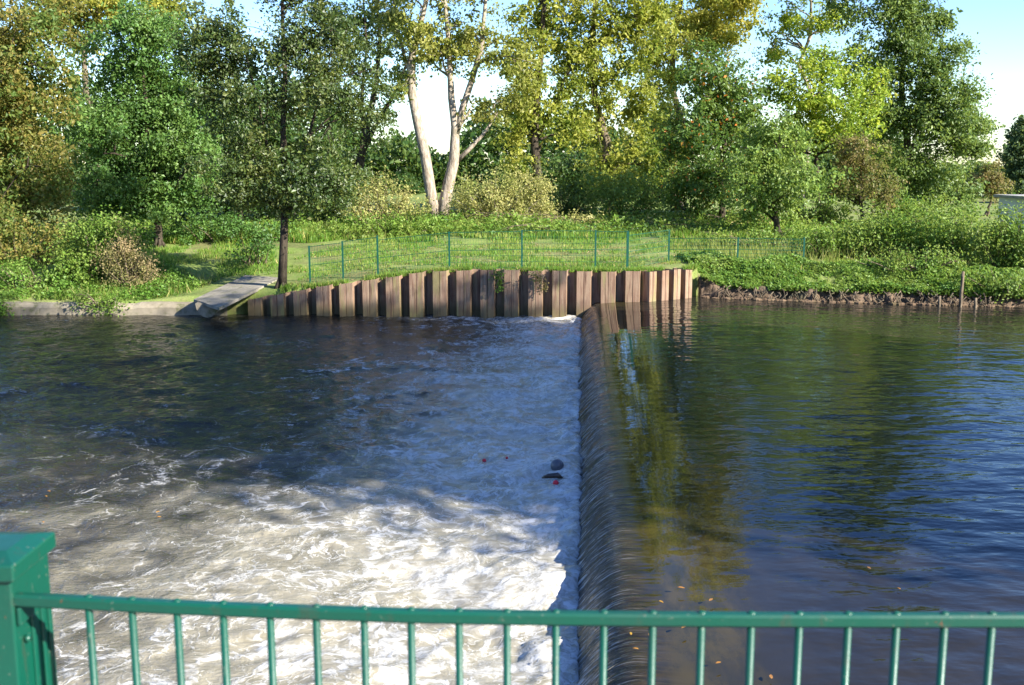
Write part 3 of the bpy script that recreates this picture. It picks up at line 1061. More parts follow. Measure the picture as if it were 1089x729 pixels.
tree('dark_maple', 'dark green maple with orange leaf tips left of the pale green tree', 56, (768, 238), [(757, 88, 46, 42), (742, 150, 42, 46), (762, 200, 55, 34), (792, 125, 38, 46), (728, 195, 30, 34)], L_MAPG, BARK_D, .2, .2, 1.1, .38, .65, seed=22)
tree('pale_green_tree', 'pale green tree with foliage down to the grass behind the small fence', 51, (828, 240), [(812, 178, 44, 44), (850, 192, 42, 40), (805, 216, 40, 24), (835, 145, 34, 30)], L_LIGHT, BARK_D, .16, .18, 1.0, .38, .58, seed=23)
tree('lime_tree', 'lime yellow tree with a lit rounded crown right of the dark maple', 57, (872, 238), [(870, 108, 46, 44), (912, 98, 42, 32), (850, 148, 36, 28), (880, 66, 40, 22), (905, 140, 34, 30), (830, 95, 22, 30)], L_YG, BARK_D, .2, .2, .9, .4, .6, seed=24)
tree('thin_birch', 'thin pale crowned tree reaching above the lime yellow tree', 67, (850, 236), [(842, 22, 42, 36), (880, 24, 32, 32), (845, -40, 52, 40), (825, 55, 25, 22)], L_YG, BARK_P, .2, .22, .5, .5, .6, seed=25, limbs=22)
tree('rusty_tree', 'small rust brown withered tree below the lime yellow crown', 54, (918, 236), [(920, 178, 34, 36), (908, 150, 22, 22), (934, 206, 32, 22), (900, 200, 20, 22)], L_RUST, BARK_D, .12, .17, .85, .42, .5, seed=26)
tree('tall_ash', 'tallest green tree with a broad crown against the blue sky on the right', 61, (962, 234), [(950, 50, 56, 55), (990, 130, 52, 46), (972, 182, 52, 42), (1022, 140, 30, 28), (930, -10, 56, 45), (950, -60, 60, 50), (1000, 75, 36, 36), (1010, 200, 36, 22), (978, 15, 36, 38), (940, 120, 40, 45), (1030, 145, 26, 24), (1000, 105, 40, 36)], L_BIG, BARK_D, .26, .20, 1.1, .40, .7, seed=27, limbs=20)
tree('columnar_poplar', 'narrow columnar dark poplar at the right edge far behind', 112, (1082, 214), [(1081, 160, 13, 26), (1084, 188, 16, 26), (1083, 140, 8, 16), (1090, 170, 10, 34)], L_COL, BARK_D, .25, .34, 2.4, .3, .7, seed=28)
tree('brown_tree', 'small brown autumn tree left of the white shed', 82, (1050, 214), [(1050, 190, 16, 22), (1058, 200, 16, 14), (1040, 198, 14, 16)], L_RUST, BARK_M, .12, .26, 1.2, .35, .6, seed=29)

# a few woodland trees further back that fill the gaps low down
far_spots = [(60, 215, 92, 40, 'darkest woodland tree far behind the brown autumn tree'), (200, 190, 95, 40, 'dark woodland tree far behind the bright green ash'), (285, 180, 90, 38, 'dark woodland tree far behind the ramp tree'), (350, 200, 98, 26, 'dark woodland tree far behind the bare stems'),
             (438, 205, 120, 18, 'small distant dark tree seen between the forked trunks'), (545, 198, 95, 24, 'dark distant tree low behind the pale shrub'), (612, 190, 92, 32, 'dark distant tree behind the ivy clad trunk'), (700, 192, 90, 34, 'dark distant tree behind the golden poplar'), (880, 190, 88, 34, 'dark distant tree behind the lime yellow tree')]
for i, (px_, py_, Y_, r_, lb) in enumerate(far_spots):
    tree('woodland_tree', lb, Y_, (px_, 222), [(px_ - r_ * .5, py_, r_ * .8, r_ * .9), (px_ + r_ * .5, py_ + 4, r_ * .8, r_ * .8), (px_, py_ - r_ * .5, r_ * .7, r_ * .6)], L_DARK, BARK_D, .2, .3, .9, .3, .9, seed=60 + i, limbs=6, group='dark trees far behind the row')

def belt():
    rng = np.random.default_rng(300)
    n_ = 70000
    x = rng.uniform(-110, 110, n_)
    y = 128 + rng.uniform(-4, 6, n_)
    hh = np.interp(x, [-110, -22, -18, -8, -4, 42, 54, 110], [13, 12, 8, 5, 9, 8, 3, 3]) * (.55 + .9 * fbm(x * .16, x * 0, 0, 3, 301))
    z = 2.2 + rng.uniform(0, 1, n_) ** .8 * hh * (.75 + .5 * vn(x * .9, y * .5, 0, 303))
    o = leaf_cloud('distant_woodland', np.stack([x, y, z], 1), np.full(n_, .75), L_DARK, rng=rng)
    tag(o, 'dark far off belt of woodland closing the view behind the trees', 'woodland', kind='stuff')


belt()

# ---- bushes
for i, (px_, Y_, lb) in enumerate([(205, 60, 'dark thicket under the trees behind the bramble hedge, left end'), (262, 61, 'dark thicket low behind the riverside trunk'), (325, 62, 'dark thicket between the riverside trunk and the bare stems')]):
    bush('dark_thicket', lb, Y_, [(px_ - 18, 214, 28, 22), (px_ + 16, 218, 28, 18)], L_DARK, .17, .8, 140 + i, clump_r=.5, group='dark thickets under the trees')
for i, (px_, Y_, lb) in enumerate([(872, 56, 'olive shrub under the lime yellow tree'), (945, 56, 'olive shrub below the rust brown tree and the tall ash'), (1000, 55, 'olive shrub right of the tall ash trunk')]):
    bush('understorey_shrub', lb, Y_, [(px_ - 14, 222, 30, 14), (px_ + 16, 226, 30, 12)], HEDGE, .16, .8, 150 + i, clump_r=.45, group='shrubs under the right hand trees')
bush('willow_bush', 'pale straw coloured willow bush right of the forked poplar', 57.5, [(532, 208, 50, 26), (500, 215, 30, 20), (570, 210, 22, 24), (545, 225, 50, 14)], PALE, .13, 1.0, 31, clump_r=.45, twigs=80, twig_mat=BARK_P, hole=.36)
bush('tangled_bush', 'tangled olive bush left of the forked poplar', 57, [(402, 210, 34, 24), (430, 220, 26, 18), (385, 222, 22, 16)], PALE, .14, .8, 32, clump_r=.45, twigs=60, hole=.4)
bush('bramble_patch', 'dark green bramble patch below the forked poplar trunk', 53, [(405, 240, 40, 12), (440, 240, 30, 10)], HEDGE, .15, .9, 33)
bush('willow_thicket', 'soft green willow thicket below the yellowing poplar', 60, [(655, 205, 40, 28), (625, 215, 26, 22), (690, 212, 30, 24)], L_LIGHT, .16, .9, 34, clump_r=.5)
bush('dark_thicket', 'dark green thicket right of the pale straw willow', 60, [(602, 215, 22, 26), (590, 225, 30, 14)], L_DARK, .16, .9, 35, clump_r=.45)
bush('bramble_hedge', 'low bramble hedge behind the green fence, shade put into its leaf colour', 52.5, [(560, 250, 60, 7), (650, 249, 70, 7), (730, 249, 55, 7)], BRAMBLE, .14, 1.3, 36, clump_r=.35, hole=.2)  # dark leaf colour stands in for shadow over the brambles
bush('grass_hedge', 'pale grassy hedge above the dark bramble strip', 56, [(520, 242, 60, 7), (620, 240, 60, 8), (720, 242, 60, 8), (800, 242, 60, 8)], PALE, .14, 1.2, 37, clump_r=.4, hole=.2)
bush('bramble_hedge', 'glossy green bramble hedge along the lawn left of the trunk', 51.5, [(190, 248, 40, 11), (245, 240, 42, 13), (280, 246, 30, 9)], L_ASH, .15, 1.2, 38, clump_r=.38)
bush('low_shrub', 'low olive shrub on the lawn just left of the dark trunk', 45, [(258, 268, 22, 9), (280, 262, 22, 7)], BRAMBLE, .12, 1.0, 39)
bush('bank_bush', 'leafy green bush on the left bank beside the dry seed heads', 41.5, [(88, 265, 36, 36), (102, 286, 30, 28), (72, 290, 28, 26), (115, 245, 26, 20), (140, 258, 22, 20)], HEDGE, .13, 1.3, 40)
bush('dry_bush', 'dry pinkish bush of seed heads on the left bank', 41, [(132, 280, 30, 28), (150, 288, 20, 26), (122, 262, 24, 24)], DRY, .085, 1.1, 41, twigs=90, hole=.38)
bush('nettle_clump', 'bright nettle clump at the left edge above the kerb', 40.8, [(15, 302, 34, 18), (50, 300, 24, 16)], LUSH, .12, 1.0, 42)
bush('brown_shrub', 'brownish shrub under the autumn tree at the left edge', 43.5, [(30, 265, 44, 26), (0, 250, 40, 40), (60, 250, 24, 22)], L_BROWN, .14, .9, 43)
bush('overhanging_bush', 'dark plant trailing over the kerb into the water', 38.85, [(98, 322, 20, 11), (125, 326, 12, 8)], HEDGE, .10, 1.1, 44)
bush('overhanging_bush', 'small weed at the far left end of the kerb', 38.7, [(4, 326, 8, 9)], LUSH, .10, 1.0, 45)
bush('wall_ivy', 'ivy strand hanging over the sheet piles below the fence', 37.75, [(532, 300, 3, 12), (530, 292, 6, 5)], HEDGE, .09, 2.0, 46, cat='ivy', clump_r=.16, twigs=8)
bush('wall_ivy', 'reddish creeper tuft draped over the sheet pile top', 37.5, [(570, 295, 11, 6), (578, 303, 4, 8)], L_RUST, .08, 1.2, 47, cat='ivy', clump_r=.15, twigs=8)
hs = [(880, 256, 34, 22, 43, 'leafy hedge bush where the small fence ends'), (925, 250, 38, 26, 42.5, 'hedge bush rising behind the nettles on the right bank'), (972, 248, 40, 30, 42, 'broad hedge bush in the middle of the right hedge'), (1020, 248, 40, 32, 41, 'hedge bush right behind the wooden stake'), (1068, 252, 40, 36, 39.5, 'tall hedge bush at the right edge of the bank'), (1110, 270, 40, 40, 38.5, 'outermost hedge bush cut by the right edge')]
for i, (cx, cy, rx, ry, Y_, lb) in enumerate(hs):
    bush('hedge_bush', lb, Y_, [(cx, cy, rx, ry), (cx + 12, cy + 18, rx, ry * .7), (cx - 14, cy + 8, rx * .7, ry * .7)], HEDGE, .13, 1.0, 70 + i, group='bushes of the right bank hedge', hole=.34)
bush('weedy_bush', 'light yellow green weeds standing above the nettles near the stake', 38.6, [(985, 278, 40, 14), (940, 276, 34, 12), (1015, 290, 20, 14)], HEDGE, .11, .8, 84, hole=.4)
bush('waterside_bush', 'dark leafy bush hanging to the water right of the stake', 36.8, [(1055, 300, 26, 20), (1085, 302, 24, 22), (1032, 300, 12, 18)], HEDGE, .12, 1.1, 80)
bush('white_flowered_shrub', 'pale silvery shrub low at the right edge of the water', 36.3, [(1075, 308, 20, 12)], L_LIGHT, .10, 1.0, 81)
bush('grass_hedge', 'pale tall grass behind the short fence on the right', 47, [(800, 255, 40, 8), (850, 252, 40, 9), (760, 256, 30, 7)], HEDGE, .13, 1.1, 82)

# ------------------------------------------------------------------ grass and undergrowth (nobody could count it)
def blades(name, x, y, hgt, wid, mat, label):
    k_ = off_ramp(x, y)
    x, y = x[k_], y[k_]
    hgt = hgt[k_] if np.ndim(hgt) else hgt
    wid = wid[k_] if np.ndim(wid) else wid
    n = len(x)
    z = ground_z(x, y)
    a = RNG.uniform(0, 2 * math.pi, n)
    ln = RNG.normal(size=(n, 2)) * .35
    h = hgt * RNG.uniform(.5, 1.4, n)
    w = wid * RNG.uniform(.6, 1.4, n)
    dx, dy = np.cos(a) * w, np.sin(a) * w
    b0 = np.stack([x - dx, y - dy, z - .02], 1)
    b1 = np.stack([x + dx, y + dy, z - .02], 1)
    tp = np.stack([x + ln[:, 0] * h, y + ln[:, 1] * h, z + h], 1)
    V = np.stack([b0, b1, tp], 1).reshape(-1, 3)
    o = mesh_np(name, V, np.arange(3 * n).reshape(-1, 3), mat)
    tag(o, label, 'grass', kind='stuff')


n = 150000
gx = RNG.uniform(-24, 24, n)
gv = RNG.uniform(.5, 1, n) ** 1.0 * 0 + RNG.power(1.0, n) * 24 + .45
k = fbm(gx * .6, gv * .6, 0, 3, 111)
gx, gv, k = gx[k > .42], gv[k > .42], k[k > .42]
gy = yb(gx) + gv
keep = ~((gx < -10.4) & (gv < .55)) & ~((gx > 7) & (gv < .5))
gx, gy, k, gv = gx[keep], gy[keep], k[keep], gv[keep]
blades('grass', gx, gy, np.where(gv > 12, .22, .10) * (.5 + 1.4 * k) * np.where(gx < -10, 1.5, 1), np.where(gv > 12, .035, .022), BANK_GRASS, 'short patchy grass of the lawn along the far bank')
# fringe over the top of the sheet piles
n = 9000
gx = RNG.uniform(-10.4, 7.0, n)
gy = yb(gx) + RNG.uniform(.34, .75, n)
kk = fbm(gx * 1.5, gx * 0, 0, 3, 117)
gy = gy[kk > .38]
gx2 = gx[kk > .38]
blades('grass', gx2, gy, .16, .016, BANK_GRASS, 'grass fringe growing over the top of the sheet piles')


def stalks(n, xr, vr, h, label, seed, mat):
    rng = np.random.default_rng(seed)
    x, v = rng.uniform(*xr, n), rng.uniform(*vr, n)
    k_ = fbm(x * .7, v * .7, 0, 3, seed)
    x, v = x[k_ > .45], v[k_ > .45]
    blades('tall_grass', x, yb(x) + v, h, .02, mat, label)


stalks(2600, (7.4, 22), (3.2, 9), .55, 'tall pale grass and dead stems among the weeds of the right bank', 131, STRAW)
stalks(3600, (-22, 8), (13, 20), .40, 'tall pale grass in front of the tree row', 132, STRAW)
stalks(1100, (-24, -11.5), (.6, 4), .38, 'tall pale grass on the left bank above the kerb', 133, STRAW)


def undergrowth(name, n, xr, vr, size, mat, hgt, label, seed, thr=.4):
    rng = np.random.default_rng(seed)
    x = rng.uniform(*xr, n)
    v = rng.uniform(*vr, n)
    k_ = fbm(x * 1.1, v * 1.1, 0, 3, seed)
    m_ = (k_ > thr) & off_ramp(x, yb(x) + v)
    x, v, k_ = x[m_], v[m_], k_[m_]
    y = yb(x) + v
    z = ground_z(x, y) + rng.uniform(0, 1, len(x)) ** .7 * hgt * (k_ - thr + .12) * 4
    o = leaf_cloud(name, np.stack([x, y, z], 1), np.full(len(x), size), mat, up=.9, rng=rng)
    tag(o, label, 'plants', kind='stuff')


undergrowth('undergrowth', 36000, (7.1, 18.5), (.10, 2.9),   .12, LUSH, .13, 'lush bright green nettles along the right bank', 121, .24)
undergrowth('undergrowth', 9000, (6.9, 9.0), (.6, 4.5), .13, LUSH, .16, 'bright green weeds beside the end of the wall', 123, .36)
undergrowth('undergrowth', 16000, (-24, -11.2), (.45, 4), .12, LUSH, .30, 'low green weeds above the kerb on the left bank', 125, .42)
undergrowth('undergrowth', 30000, (-24, 26), (13, 22), .2, HEDGE, .5, 'rough growth under the tree row', 127, .42)
undergrowth('leaf_litter', 7000, (-9, 8), (.8, 11), .09, DRY, .03, 'fallen leaves scattered on the lawn', 129, .45)

# roots and clods on the eroded bank
mb = MB()
rr_ = random.Random(3)
for i in range(120):
    x = rr_.uniform(7.4, 17.2)
    y = float(yb(x)) + rr_.uniform(-.15, .2)
    z = rr_.uniform(.85, 1.2)
    p = [(x, y, z), (x + rr_.uniform(-.2, .2), y - rr_.uniform(.0, .15), z - rr_.uniform(.05, .2)), (x + rr_.uniform(-.35, .35), y - .12, .66)]
    mb.tube(p, [.022, .018, .008], 5)
o = mb.build('roots', BARK_M)
tag(o, 'bare roots hanging from the eroded earth of the right bank', 'roots', kind='stuff')
rocks = MB()
for i in range(170):
    x = rr_.uniform(7.2, 17.5)
    y = float(yb(x)) - rr_.uniform(-.12, .22)
    r = rr_.uniform(.02, .13)
    vs, fs = [], []
    for a in range(4):
        for b in range(7):
            th, ph = math.pi * (a + .5) / 4, 2 * math.pi * b / 7
            q = r * rr_.uniform(.75, 1.15)
            vs.append((x + 1.4 * q * math.sin(th) * math.cos(ph), y + q * math.sin(th) * math.sin(ph), .70 + .7 * q * math.cos(th)))
    for a in range(3):
        for b in range(7):
            fs.append((a * 7 + b, (a + 1) * 7 + b, (a + 1) * 7 + (b + 1) % 7, a * 7 + (b + 1) % 7))
    fs.append(tuple(range(7)))
    fs.append(tuple(21 + b for b in range(6, -1, -1)))
    rocks.add(vs, fs)
o = rocks.build('rubble', M['earth'])
tag(o, 'rubble and clods at the foot of the eroded bank', 'rubble', kind='stuff')

# ------------------------------------------------------------------ wooden stakes in the water
def stake(px_, py_, top_py, r, label, lean=0.0):
    b = atz(px_, py_, .7)
    b = at(px_, py_, float(yb(b[0])) - .38)
    t_ = at(px_, top_py, b[1])
    root = MB()
    n_ = 6
    pts = [(b[0] + lean * u, b[1], -.6 + (t_[2] + .6) * u) for u in (0, .3, .6, .85, 1)]
    root.tube(pts, [r * 1.05, r, r * .96, r * .93, r * .82], n_)
    o_ = root.build('wooden_stake', BARK_M, origin=(b[0], b[1], .7))
    tag(o_, label, 'stake')


stake(1021, 322, 289, .06, 'tall thin wooden stake standing in the water at the right bank', .03)
stake(1038, 322, 317, .055, 'short wooden stump just right of the tall stake', -.02)
stake(999, 322, 315, .055, 'short wooden stump just left of the tall stake')

# ------------------------------------------------------------------ mesh fence on the far bank
fence = empty('mesh_fence', (-1.5, 39.4, 1.7))
tag(fence, 'thin green welded mesh fence with posts along the far bank', 'fence')
finv = Matrix.Translation(-Vector(fence.location))
fp = [(330, 304, 262), (365, 294, 257), (402, 290, 251), (478, 287.5, 247), (555, 287, 245), (633, 286.5, 245), (667, 286, 246), (711, 279, 244.5), (784, 285, 253), (854, 284, 253)]
zs = [None] * len(fp)
FP = []
for i, (px_, pb, pt) in enumerate(fp):
    # walk along the ray's ground point: find where the view ray at the post's foot meets the ground
    Yv = 38.9
    for _ in range(200):
        q = at(px_, pb, Yv)
        if q[2] <= ground_z(q[:1], q[1:2])[0] + .02:
            break
        Yv += .06
    Yv = min(Yv, [39.6, 39.4, 39.2, 39.0, 38.9, 38.6, 38.5, 42.0, 41.5, 41.0][i])
    Yv = max(Yv, [39.3, 39.2, 39.0, 38.7, 38.5, 38.3, 38.25, 41.6, 40.8, 40.3][i])
    b = at(px_, pb, Yv)
    b[2] = float(ground_z(b[:1], b[1:2])[0])
    t_ = at(px_, pt, Yv)
    h = t_[2] - b[2]
    FP.append((b, max(h, 1.2) if i < 8 else h))
    w = .045 if i == 6 else .032
    mb = MB().box(b[0] - w, b[0] + w, b[1] - .02, b[1] + .02, b[2] - .3, b[2] + FP[-1][1])
    mb.box(b[0] - w - .004, b[0] + w + .004, b[1] - .024, b[1] + .024, b[2] + FP[-1][1] - .001, b[2] + FP[-1][1] + .012)
    o = mb.build('post', M['green_paint'], fence)
    o.matrix_parent_inverse = finv
for i in range(len(FP) - 1):
    (a, ha), (b, hb) = FP[i], FP[i + 1]
    h = min(ha, hb) - .04
    mb = MB()
    L = np.linalg.norm((b - a)[:2])
    nv = int(L / .1)
    for q in range(1, nv):
        u = q / nv
        p = a * (1 - u) + b * u
        mb.box(p[0] - .003, p[0] + .003, p[1] - .003, p[1] + .003, p[2] + .05, p[2] + .05 + h)
    for q in range(7):
        z = .08 + (h - .06) * q / 6
        r = .010 if q in (3, 6) else .006
        mb.tube([a + (0, -.012, z), b + (0, -.012, z)], r, 4, False)
    o = mb.build('mesh_panel', M['green_wire'], fence)
    o.matrix_parent_inverse = finv

# ------------------------------------------------------------------ low white shed on the right
def shed():
    Y = 56
    x0 = at(1061, 232, Y + 6)[0]
    g = 1.0
    top = at(1061, 208, Y + 6)[2]
    root = empty('shed', (x0 + 5, Y + 3, 1.5))
    tag(root, 'low white flat roofed shed behind the hedge at the right edge', 'shed')
    iv = Matrix.Translation(-Vector(root.location))
    t = NT('white_render')
    p = t.pos()
    n_ = t.noise(p, 1.1, 5, .6)
    m_ = t.done(t.pbsdf(t.mix(t.ss(n_, .4, .75, 0, .6), (.74, .76, .78), (.55, .56, .55)), .85, .3, t.bump(t.noise(p, 30, 3, .5), .3, .01)))
    MB().box(x0, x0 + 11, Y, Y + 6, g, top - .1).build('wall', m_, root).matrix_parent_inverse = iv
    MB().box(x0 - .25, x0 + 11.25, Y - .25, Y + 6.25, top - .098, top + .05).build('roof', M['deck'], root).matrix_parent_inverse = iv
    t = NT('shed_window_glass')
    g_ = t.done(t.pbsdf((.03, .04, .05), .08, .6))
    w = MB()
    w.box(x0 - .02, x0 - .003, Y + 1.2, Y + 2.2, top - 1.1, top - .45)
    w.build('window', g_, root).matrix_parent_inverse = iv


shed()

# ------------------------------------------------------------------ things afloat below the weir
def blob_mesh(c, r, n=14, m=9, jit=0.0, seed=0):
    rr = random.Random(seed)
    vs, fs = [(c[0], c[1], c[2] + r[2])], []
    for a in range(1, m):
        for b in range(n):
            th, ph = math.pi * a / m, 2 * math.pi * b / n
            q = 1 + rr.uniform(-jit, jit)
            vs.append((c[0] + r[0] * q * math.sin(th) * math.cos(ph), c[1] + r[1] * q * math.sin(th) * math.sin(ph), c[2] + r[2] * q * math.cos(th)))
    vs.append((c[0], c[1], c[2] - r[2]))
    for b in range(n):
        fs.append((0, 1 + b, 1 + (b + 1) % n))
    for a in range(m - 2):
        for b in range(n):
            fs.append((1 + a * n + b, 1 + (a + 1) * n + b, 1 + (a + 1) * n + (b + 1) % n, 1 + a * n + (b + 1) % n))
    for b in range(n):
        fs.append((len(vs) - 1, 1 + (m - 2) * n + (b + 1) % n, 1 + (m - 2) * n + b))
    return vs, fs


def plain(name, col, rough, spec=.5):
    t = NT(name)
    n_ = t.noise(t.pos(), 14, 4, .6)
    return t.done(t.pbsdf(t.mix(t.ss(n_, .4, .7, 0, .5), col, tuple(x * .55 for x in col)), rough, spec))


M['red'] = plain('red_plastic', (.62, .012, .03), .35)
M['grey_ball'] = plain('grey_leather', (.085, .09, .10), .35)
M['wet_wood'] = plain('wet_wood', (.05, .035, .024), .35)
def water_z(x, y):
    q = np.array([[x, y]]) 
    s_ = np.array([x * N_[0] + y * N_[1]])
    return float(lower_wave(q[:, 0], q[:, 1], s_)[0])


def afloat(px_, py_, r, name, mat, label, cat, sq=(1, 1, 1), jit=0.0, lift=.06, group=None):
    p = atz(px_, py_, lift)
    for _ in range(4):
        p = atz(px_, py_, water_z(p[0], p[1]) + lift)
    vs, fs = blob_mesh((0, 0, 0), (r * sq[0], r * sq[1], r * sq[2]), jit=jit, seed=int(px_))
    o_ = MB().add(vs, fs, True).build(name, mat)
    o_.location = (p[0], p[1], water_z(p[0], p[1]) + lift)
    tag(o_, label, cat, group)
    return o_


afloat(591, 514, .055, 'float_ball', M['red'], 'largest red ball floating in the foam by the weir', 'ball', lift=.03)
afloat(515, 490, .04, 'float_ball', M['red'], 'small red ball adrift in the foam left of the log', 'ball', lift=.02)
afloat(539, 487, .026, 'float_ball', M['red'], 'tiniest red ball between the small ball and the grey ball', 'ball', lift=.02)
ball = afloat(592.5, 497, .125, 'football', M['grey_ball'], 'grey scuffed football bobbing in the foam at the weir', 'ball', lift=.045)
p = atz(588, 507, .1)
for _ in range(4):
    p = atz(588, 507, water_z(p[0], p[1]) + .06)
wz = water_z(p[0], p[1]) - .06
mb = MB()
mb.tube([(p[0] - .2, p[1] + .02, wz + .09), (p[0] - .08, p[1], wz + .13), (p[0] + .08, p[1] - .02, wz + .15), (p[0] + .17, p[1] - .02, wz + .08)], [.015, .045, .055, .03], 8)
mb.tube([(p[0] - .08, p[1], wz + .12), (p[0] - .17, p[1] - .06, wz + .15)], [.02, .008], 6)
o = mb.build('driftwood', M['wet_wood'], origin=p)
tag(o, 'dark piece of driftwood between the grey and red balls', 'driftwood')

# leaves adrift on the river
lm = leaf_mat('floating_leaves', [(.55, .36, .05), (.50, .22, .05), (.42, .20, .08)], 3.0, .1, .4, val=(.45, .9))
spots = [(703, 641), (756, 639), (724, 626), (671, 675), (690, 676), (727, 668), (924, 605), (956, 627), (820, 721), (676, 691), (764, 706), (850, 660)]
for i, (px_, py_) in enumerate(spots):
    p = atz(px_, py_, .715)
    if py_ > 700:
        s_ = .05
    r = random.Random(i)
    a = r.uniform(0, 6.28)
    L = r.uniform(.022, .042)
    ca, sa = math.cos(a), math.sin(a)
    loc = [(-1, 0), (-.5, .35), (.2, .42), (.75, .2), (1.1, 0), (.75, -.2), (.2, -.42), (-.5, -.35)]
    top = [(L * (u * ca - v * sa), L * (u * sa + v * ca), .012 + .012 * abs(v)) for u, v in loc]
    bot = [(x, y, z - .003) for x, y, z in top]
    o = MB().add(top + bot, [tuple(range(8)), tuple(range(15, 7, -1))] + [(j, j + 8, (j + 1) % 8 + 8, (j + 1) % 8) for j in range(8)]).build('floating_leaf', lm)
    o.location = (p[0], p[1], .715)
    tag(o, 'fallen autumn leaf drifting on the dark water above the weir', 'leaf', 'leaves drifting above the weir')
for i, (px_, py_) in enumerate([(52, 524), (46, 557), (168, 545), (169, 551), (49, 529)]):
    p = atz(px_, py_, .03)
    L = .034
    r = random.Random(i + 40)
    a = r.uniform(0, 6.28)
    ca, sa = math.cos(a), math.sin(a)
    loc = [(-1, 0), (-.5, .35), (.2, .42), (.75, .2), (1.1, 0), (.75, -.2), (.2, -.42), (-.5, -.35)]
    zz = float(lower_wave(p[:1], p[1:2], -np.abs(p[:1] - .0659 * p[1]))[0])
    top = [(L * (u * ca - v * sa), L * (u * sa + v * ca), .02 + .02 * abs(v)) for u, v in loc]
    bot = [(x, y, z - .004) for x, y, z in top]
    o = MB().add(top + bot, [tuple(range(8)), tuple(range(15, 7, -1))] + [(j, j + 8, (j + 1) % 8 + 8, (j + 1) % 8) for j in range(8)]).build('floating_leaf', lm)
    o.location = (p[0], p[1], zz + .02)
    tag(o, 'yellow leaf drifting on the tail water near the left edge', 'leaf', 'leaves drifting below the weir')

# ------------------------------------------------------------------ railing in front of the camera, on a footbridge deck
deck = MB().box(-9, 9, -1.6, 1.28, 3.72, 4.0).build('footbridge_deck', M['deck'])
tag(deck, kind='structure', label='concrete footbridge deck carrying the green railing')
rail = empty('railing', (0, 1.03, 4.0))
tag(rail, 'green steel bar railing with a capped square post in the foreground', 'railing')
rinv = Matrix.Translation(-Vector(rail.location))
ZR = CAM[2] - .457


def rail_pt(px_, py_):
    return atz(px_, py_, ZR)


rp = [rail_pt(x, y) for x, y in ((-420, 622), (-200, 628), (62, 639.5), (190, 646), (320, 651), (440, 655), (545, 657), (680, 658.3), (820, 659.3), (960, 659.6), (1089, 659.6), (1300, 659.5), (1500, 659))]
RX = np.array([p[0] for p in rp])
RY = np.array([p[1] for p in rp])


def ry(x):
    return float(np.interp(x, RX, RY))


def rbox(mb_, pts, w, h, ch=.0025):
    # a flat bar with eased edges swept along pts
    sec_ = [(-w + ch, -h), (w - ch, -h), (w, -h + ch), (w, h - ch), (w - ch, h), (-w + ch, h), (-w, h - ch), (-w, -h + ch)]
    vs, fs = [], []
    for p in pts:
        for y, z in sec_:
            vs.append((p[0], p[1] + y, p[2] + z))
    n_ = len(sec_)
    for i in range(len(pts) - 1):
        for k_ in range(n_):
            fs.append((i * n_ + k_, i * n_ + (k_ + 1) % n_, (i + 1) * n_ + (k_ + 1) % n_, (i + 1) * n_ + k_))
    fs.append(tuple(range(n_ - 1, -1, -1)))
    fs.append(tuple((len(pts) - 1) * n_ + k_ for k_ in range(n_)))
    mb_.add(vs, fs)


xs_r = np.linspace(-.536, 1.15, 40)
mb = MB()
rbox(mb, [(x, ry(x), ZR) for x in xs_r], .0065, .0068)
top_rail = mb.build('top_rail', M['green_paint'], rail)
top_rail.matrix_parent_inverse = rinv
mb = MB()
rbox(mb, [(x, ry(x), 4.12) for x in xs_r], .0065, .0068)
mb.build('bottom_rail', M['green_paint'], rail).matrix_parent_inverse = rinv
bar_px = [94, 140, 188, 237, 287, 336, 387, 437, 488, 539, 591, 642, 694, 746, 799, 850, 902, 953.5, 1004.5, 1055]
bxs = [rail_pt(x, 652)[0] for x in bar_px]
bxs = []
for x in bar_px:
    yy = float(np.interp(x, [62, 190, 320, 440, 545, 680, 820, 960, 1089], [639.5, 646, 651, 655, 657, 658.3, 659.3, 659.6, 659.6]))
    bxs.append(rail_pt(x, yy)[0])
stepx = bxs[-1] - bxs[-2]
for q in range(1, 9):
    bxs.append(bxs[19] + stepx * q)
for x in bxs:
    if x > 1.1:
        continue
    y = ry(x)
    mb = MB()
    mb.tube([(x, y, 4.12), (x, y, ZR - .003)], .0040, 10)
    # the weld bead that shows on the rail's top
    vs, fs = blob_mesh((x, y + .001, ZR + .0055), (.0052, .0045, .0034), 10, 6)
    mb.add(vs, fs, True)
    mb.build('bar', M['green_paint'], rail).matrix_parent_inverse = rinv

# post with its overhanging cap and the clamp that holds the rail
post = MB()
x0, x1, y0, y1 = -.605, -.529, 1.040, 1.130
post.box(x0, x1, y0, y1, 4.0, CAM[2] - .420)
for yy in (1.075, 1.098, 1.115):
    post.box(x1 - .001, x1 + .0035, yy, yy + .006, 4.0, ZR - .03)
po = post.build('post', M['green_paint'], rail, bevel=.003)
po.matrix_parent_inverse = rinv
cap = MB()
e = .007
zc = CAM[2] - .420
cap.add([(x0 - e, y0 - e, zc - .012), (x1 + e, y0 - e, zc - .012), (x1 + e, y1 + e, zc - .012), (x0 - e, y1 + e, zc - .012),
         (x0 - e, y0 - e, zc + .006), (x1 + e, y0 - e, zc + .006), (x1 + e, y1 + e, zc + .006), (x0 - e, y1 + e, zc + .006),
         (x0 + .012, y0 + .02, zc + .013), (x1 - .012, y0 + .02, zc + .013), (x1 - .012, y1 - .02, zc + .013), (x0 + .012, y1 - .02, zc + .013)],
        [(3, 2, 1, 0), (0, 1, 5, 4), (1, 2, 6, 5), (2, 3, 7, 6), (3, 0, 4, 7), (4, 5, 9, 8), (5, 6, 10, 9), (6, 7, 11, 10), (7, 4, 8, 11), (8, 9, 10, 11)])
co = cap.build('cap', M['green_paint'], po, bevel=.002)
cl = MB().box(x1 + .0012, x1 + .006, 1.043, 1.076, ZR - .028, ZR - .008)
